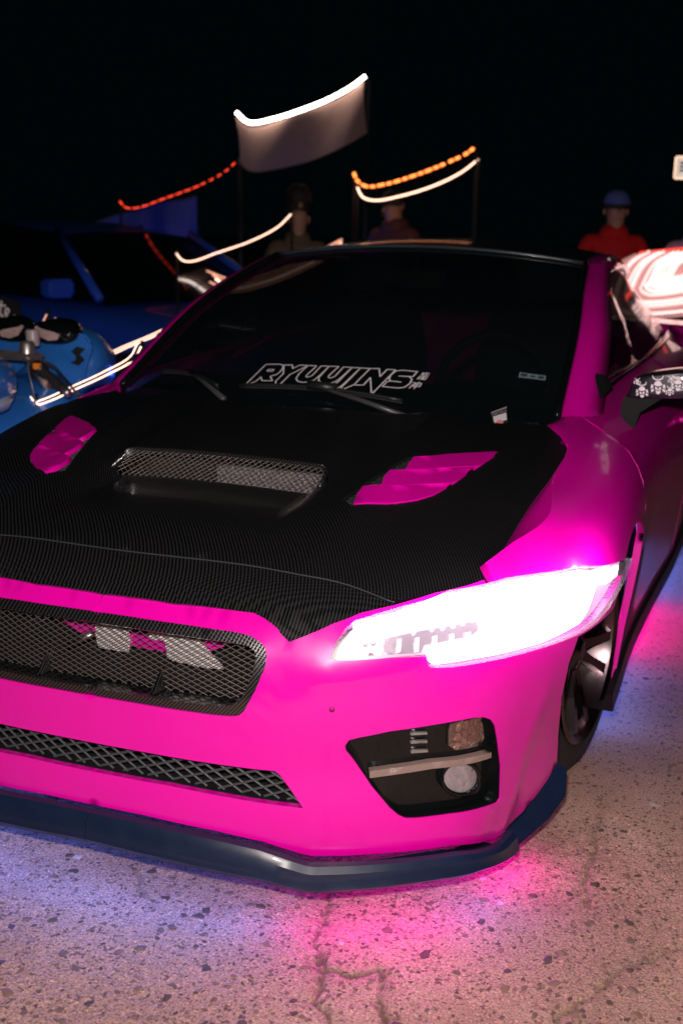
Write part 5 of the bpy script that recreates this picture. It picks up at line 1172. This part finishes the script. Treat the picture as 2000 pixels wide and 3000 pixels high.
# ---------------------------------------------------------------- people standing behind the car
SKIN = mat('skin', (.42, .22, .15), .55, noise=(30, .08))
def person(loc, rz, top, legs, label, cap=None, hair=(.02, .015, .012), arms=0., hood_up=False, h=1.74):
    root = empty('person', loc, rz, label, 'person')
    k = h / 1.74
    J = {'pelvis': (0, 0, .95), 'waist': (0, .01, 1.08), 'chest': (0, 0, 1.28), 'neck0': (0, .01, 1.44), 'neck': (0, 0, 1.50), 'head': (0, -.02, 1.60), 'crown': (0, -.01, 1.68)}
    rad = {'pelvis': (.15, .11), 'waist': (.135, .10), 'chest': (.165, .115), 'neck0': (.09, .075), 'neck': (.055, .058), 'head': (.077, .097), 'crown': (.068, .085)}
    E = [('pelvis', 'waist'), ('waist', 'chest'), ('chest', 'neck0'), ('neck0', 'neck'), ('neck', 'head'), ('head', 'crown')]
    for s, n in ((-1, 'l'), (1, 'r')):
        J.update({n + 'sh': (s * .19, .01, 1.40), n + 'el': (s * .25, .03 - arms * .10, 1.13), n + 'wr': (s * (.23 - arms * .10), -.06 - arms * .2, .90 + arms * .22), n + 'hd': (s * (.22 - arms * .12), -.09 - arms * .25, .82 + arms * .28),
                  n + 'hip': (s * .095, 0, .90), n + 'kn': (s * .11, -.02, .50), n + 'an': (s * .12, .03, .09), n + 'to': (s * .13, -.14, .04)})
        rad.update({n + 'sh': (.072, .07), n + 'el': (.05, .05), n + 'wr': (.033, .03), n + 'hd': (.042, .025), n + 'hip': (.095, .10), n + 'kn': (.065, .065), n + 'an': (.045, .05), n + 'to': (.042, .035)})
        E += [('chest', n + 'sh'), (n + 'sh', n + 'el'), (n + 'el', n + 'wr'), (n + 'wr', n + 'hd'), ('pelvis', n + 'hip'), (n + 'hip', n + 'kn'), (n + 'kn', n + 'an'), (n + 'an', n + 'to')]
    names = list(J); me = bpy.data.meshes.new('body'); me.from_pydata([tuple(c * k for c in J[q]) for q in names], [(names.index(a), names.index(b)) for a, b in E], [])
    o = bpy.data.objects.new('body', me); COL.objects.link(o)
    o.modifiers.new('skin', 'SKIN'); sd = o.modifiers.new('sub', 'SUBSURF'); sd.levels = 2; sd.render_levels = 2
    for i_, q in enumerate(names):
        v = me.skin_vertices[0].data[i_]; v.radius = (rad[q][0] * k, rad[q][1] * k); v.use_root = (q == 'pelvis')
    dg = bpy.context.evaluated_depsgraph_get(); m2 = bpy.data.meshes.new_from_object(o.evaluated_get(dg)); bpy.data.objects.remove(o)
    body = bpy.data.objects.new('body', m2); COL.objects.link(body); body.parent = root; m2.name = 'body'
    m2.materials.clear()
    for q in (SKIN, top, legs, BLACK): m2.materials.append(q)
    for p in m2.polygons:
        c = p.center / k; p.use_smooth = True
        hand = (abs(c.x) > .15 or c.y < -.2) and c.z < .90 + arms * .22 and c.z > .70 and (abs(c.x) > .17 or c.y < -.16)
        p.material_index = 0 if (c.z > 1.475 or hand) else 3 if c.z < .09 else 2 if c.z < .93 else 1
    for s in (-1, 1):
        for q in range(4):                                       # fingers curl down from the palm
            bx, by, bz = J[('l' if s < 0 else 'r') + 'hd']; tube('finger', [(k * (bx + (q - 1.5) * .013), k * (by - .008), k * (bz - .015)), (k * (bx + (q - 1.5) * .014), k * (by - .018), k * (bz - .05)), (k * (bx + (q - 1.5) * .013), k * (by - .008), k * (bz - .075 + .006 * abs(q - 1.5)))], .0075, SKIN, body, 6)
        tube('thumb', [(k * (bx - s * .02), k * (by - .01), k * (bz + .02)), (k * (bx - s * .045), k * (by - .03), k * (bz - .01)), (k * (bx - s * .045), k * (by - .035), k * (bz - .035))], .009, SKIN, body, 6)
        e = blob('ear', [(-.02, 0, 0, .004, .018), (.0, 0, 0, .012, .030), (.02, 0, 0, .006, .022)], SKIN, body, 8); e.location = (s * .082 * k, .0, 1.60 * k)
        box('eye', (s * .032 - .011, -.118, 1.612), (s * .032 + .011, -.104, 1.624), mat('eye', (.05, .04, .04), .3), body, .003)
    blob('nose', [(-.135, 0, 1.575, .009, .008), (-.12, 0, 1.583, .016, .016), (-.10, 0, 1.60, .012, .026)], SKIN, body, 8)
    box('mouth', (-.024, -.119, 1.540), (.024, -.105, 1.548), mat('lips', (.30, .11, .10), .5), body, .002)
    soft('collar', [(1.41 * k, 0, .012, .125 * k, .10 * k), (1.47 * k, 0, .018, .095 * k, .088 * k), (1.505 * k, 0, .022, .078 * k, .078 * k), (1.49 * k, 0, .02, .062 * k, .066 * k)], top, body)
    hm = mat('hair %.2f' % hair[0], hair, .7, bump=(60, .6))
    def dome(name, r, z0, m, squash=1.0, front=0.):
        V = []; F = []; n = 20
        for i_ in range(7):
            a = i_ / 6 * math.pi / 2
            for j_ in range(n):
                w = 2 * math.pi * j_ / n; rr = r * math.cos(a) ** .8
                V.append((rr * .88 * math.sin(w), -.012 + rr * 1.08 * math.cos(w) * 1, z0 + r * squash * math.sin(a) - front * max(0, math.cos(w)) * (1 - i_ / 6)))
        for i_ in range(6):
            for j_ in range(n): F.append((i_ * n + j_, i_ * n + (j_ + 1) % n, (i_ + 1) * n + (j_ + 1) % n, (i_ + 1) * n + j_))
        return mesh(name, V, F, m, root)
    if hood_up:
        dome('hood', .140, 1.60, top, 1.0, .18)
    else:
        dome('hair', .108, 1.615, hm, 1.15, .11)
    if cap is not None:
        z = 1.66 if not hood_up else 1.70
        c_ = dome('cap', .106, z - .005, cap, .92)
        V = [(x, y, z - .012 + t) for t in (0, .008) for x, y in ((-.08, -.11), (-.06, -.19), (0, -.215), (.06, -.19), (.08, -.11))]
        mesh('peak', V, [(0, 1, 2, 3, 4), (9, 8, 7, 6, 5), (0, 5, 6, 1), (1, 6, 7, 2), (2, 7, 8, 3), (3, 8, 9, 4)], cap, c_, False)
    return root
JEANS = mat('dark jeans', (.02, .025, .04), .8, noise=(40, .2))
person((.06, 6.9, 0), R(20), mat('red hoodie', (.55, .006, .008), .8, noise=(25, .15)), JEANS, 'person in a red hoodie with a blue cap standing behind the near roof corner', cap=mat('blue cap', (.08, .13, .42), .7), arms=.6, h=1.74)
person((.62, 7.2, 0), R(-15), mat('pink white shirt', (.75, .42, .62), .8, noise=(25, .1)), JEANS, 'person in a pale pink top below the white sign', hair=(.05, .02, .015), arms=.3, h=1.70)
person((-2.05, 6.0, 0), R(30), mat('tan jacket', (.12, .085, .05), .8, noise=(25, .15)), JEANS, 'person in a tan jacket standing behind the far windscreen pillar', arms=.5, h=1.62)
person((-1.62, 6.9, 0), R(-25), mat('brown top', (.10, .035, .03), .8, noise=(25, .15)), JEANS, 'person in a brown top standing under the amber light trail', arms=.2, h=1.76)
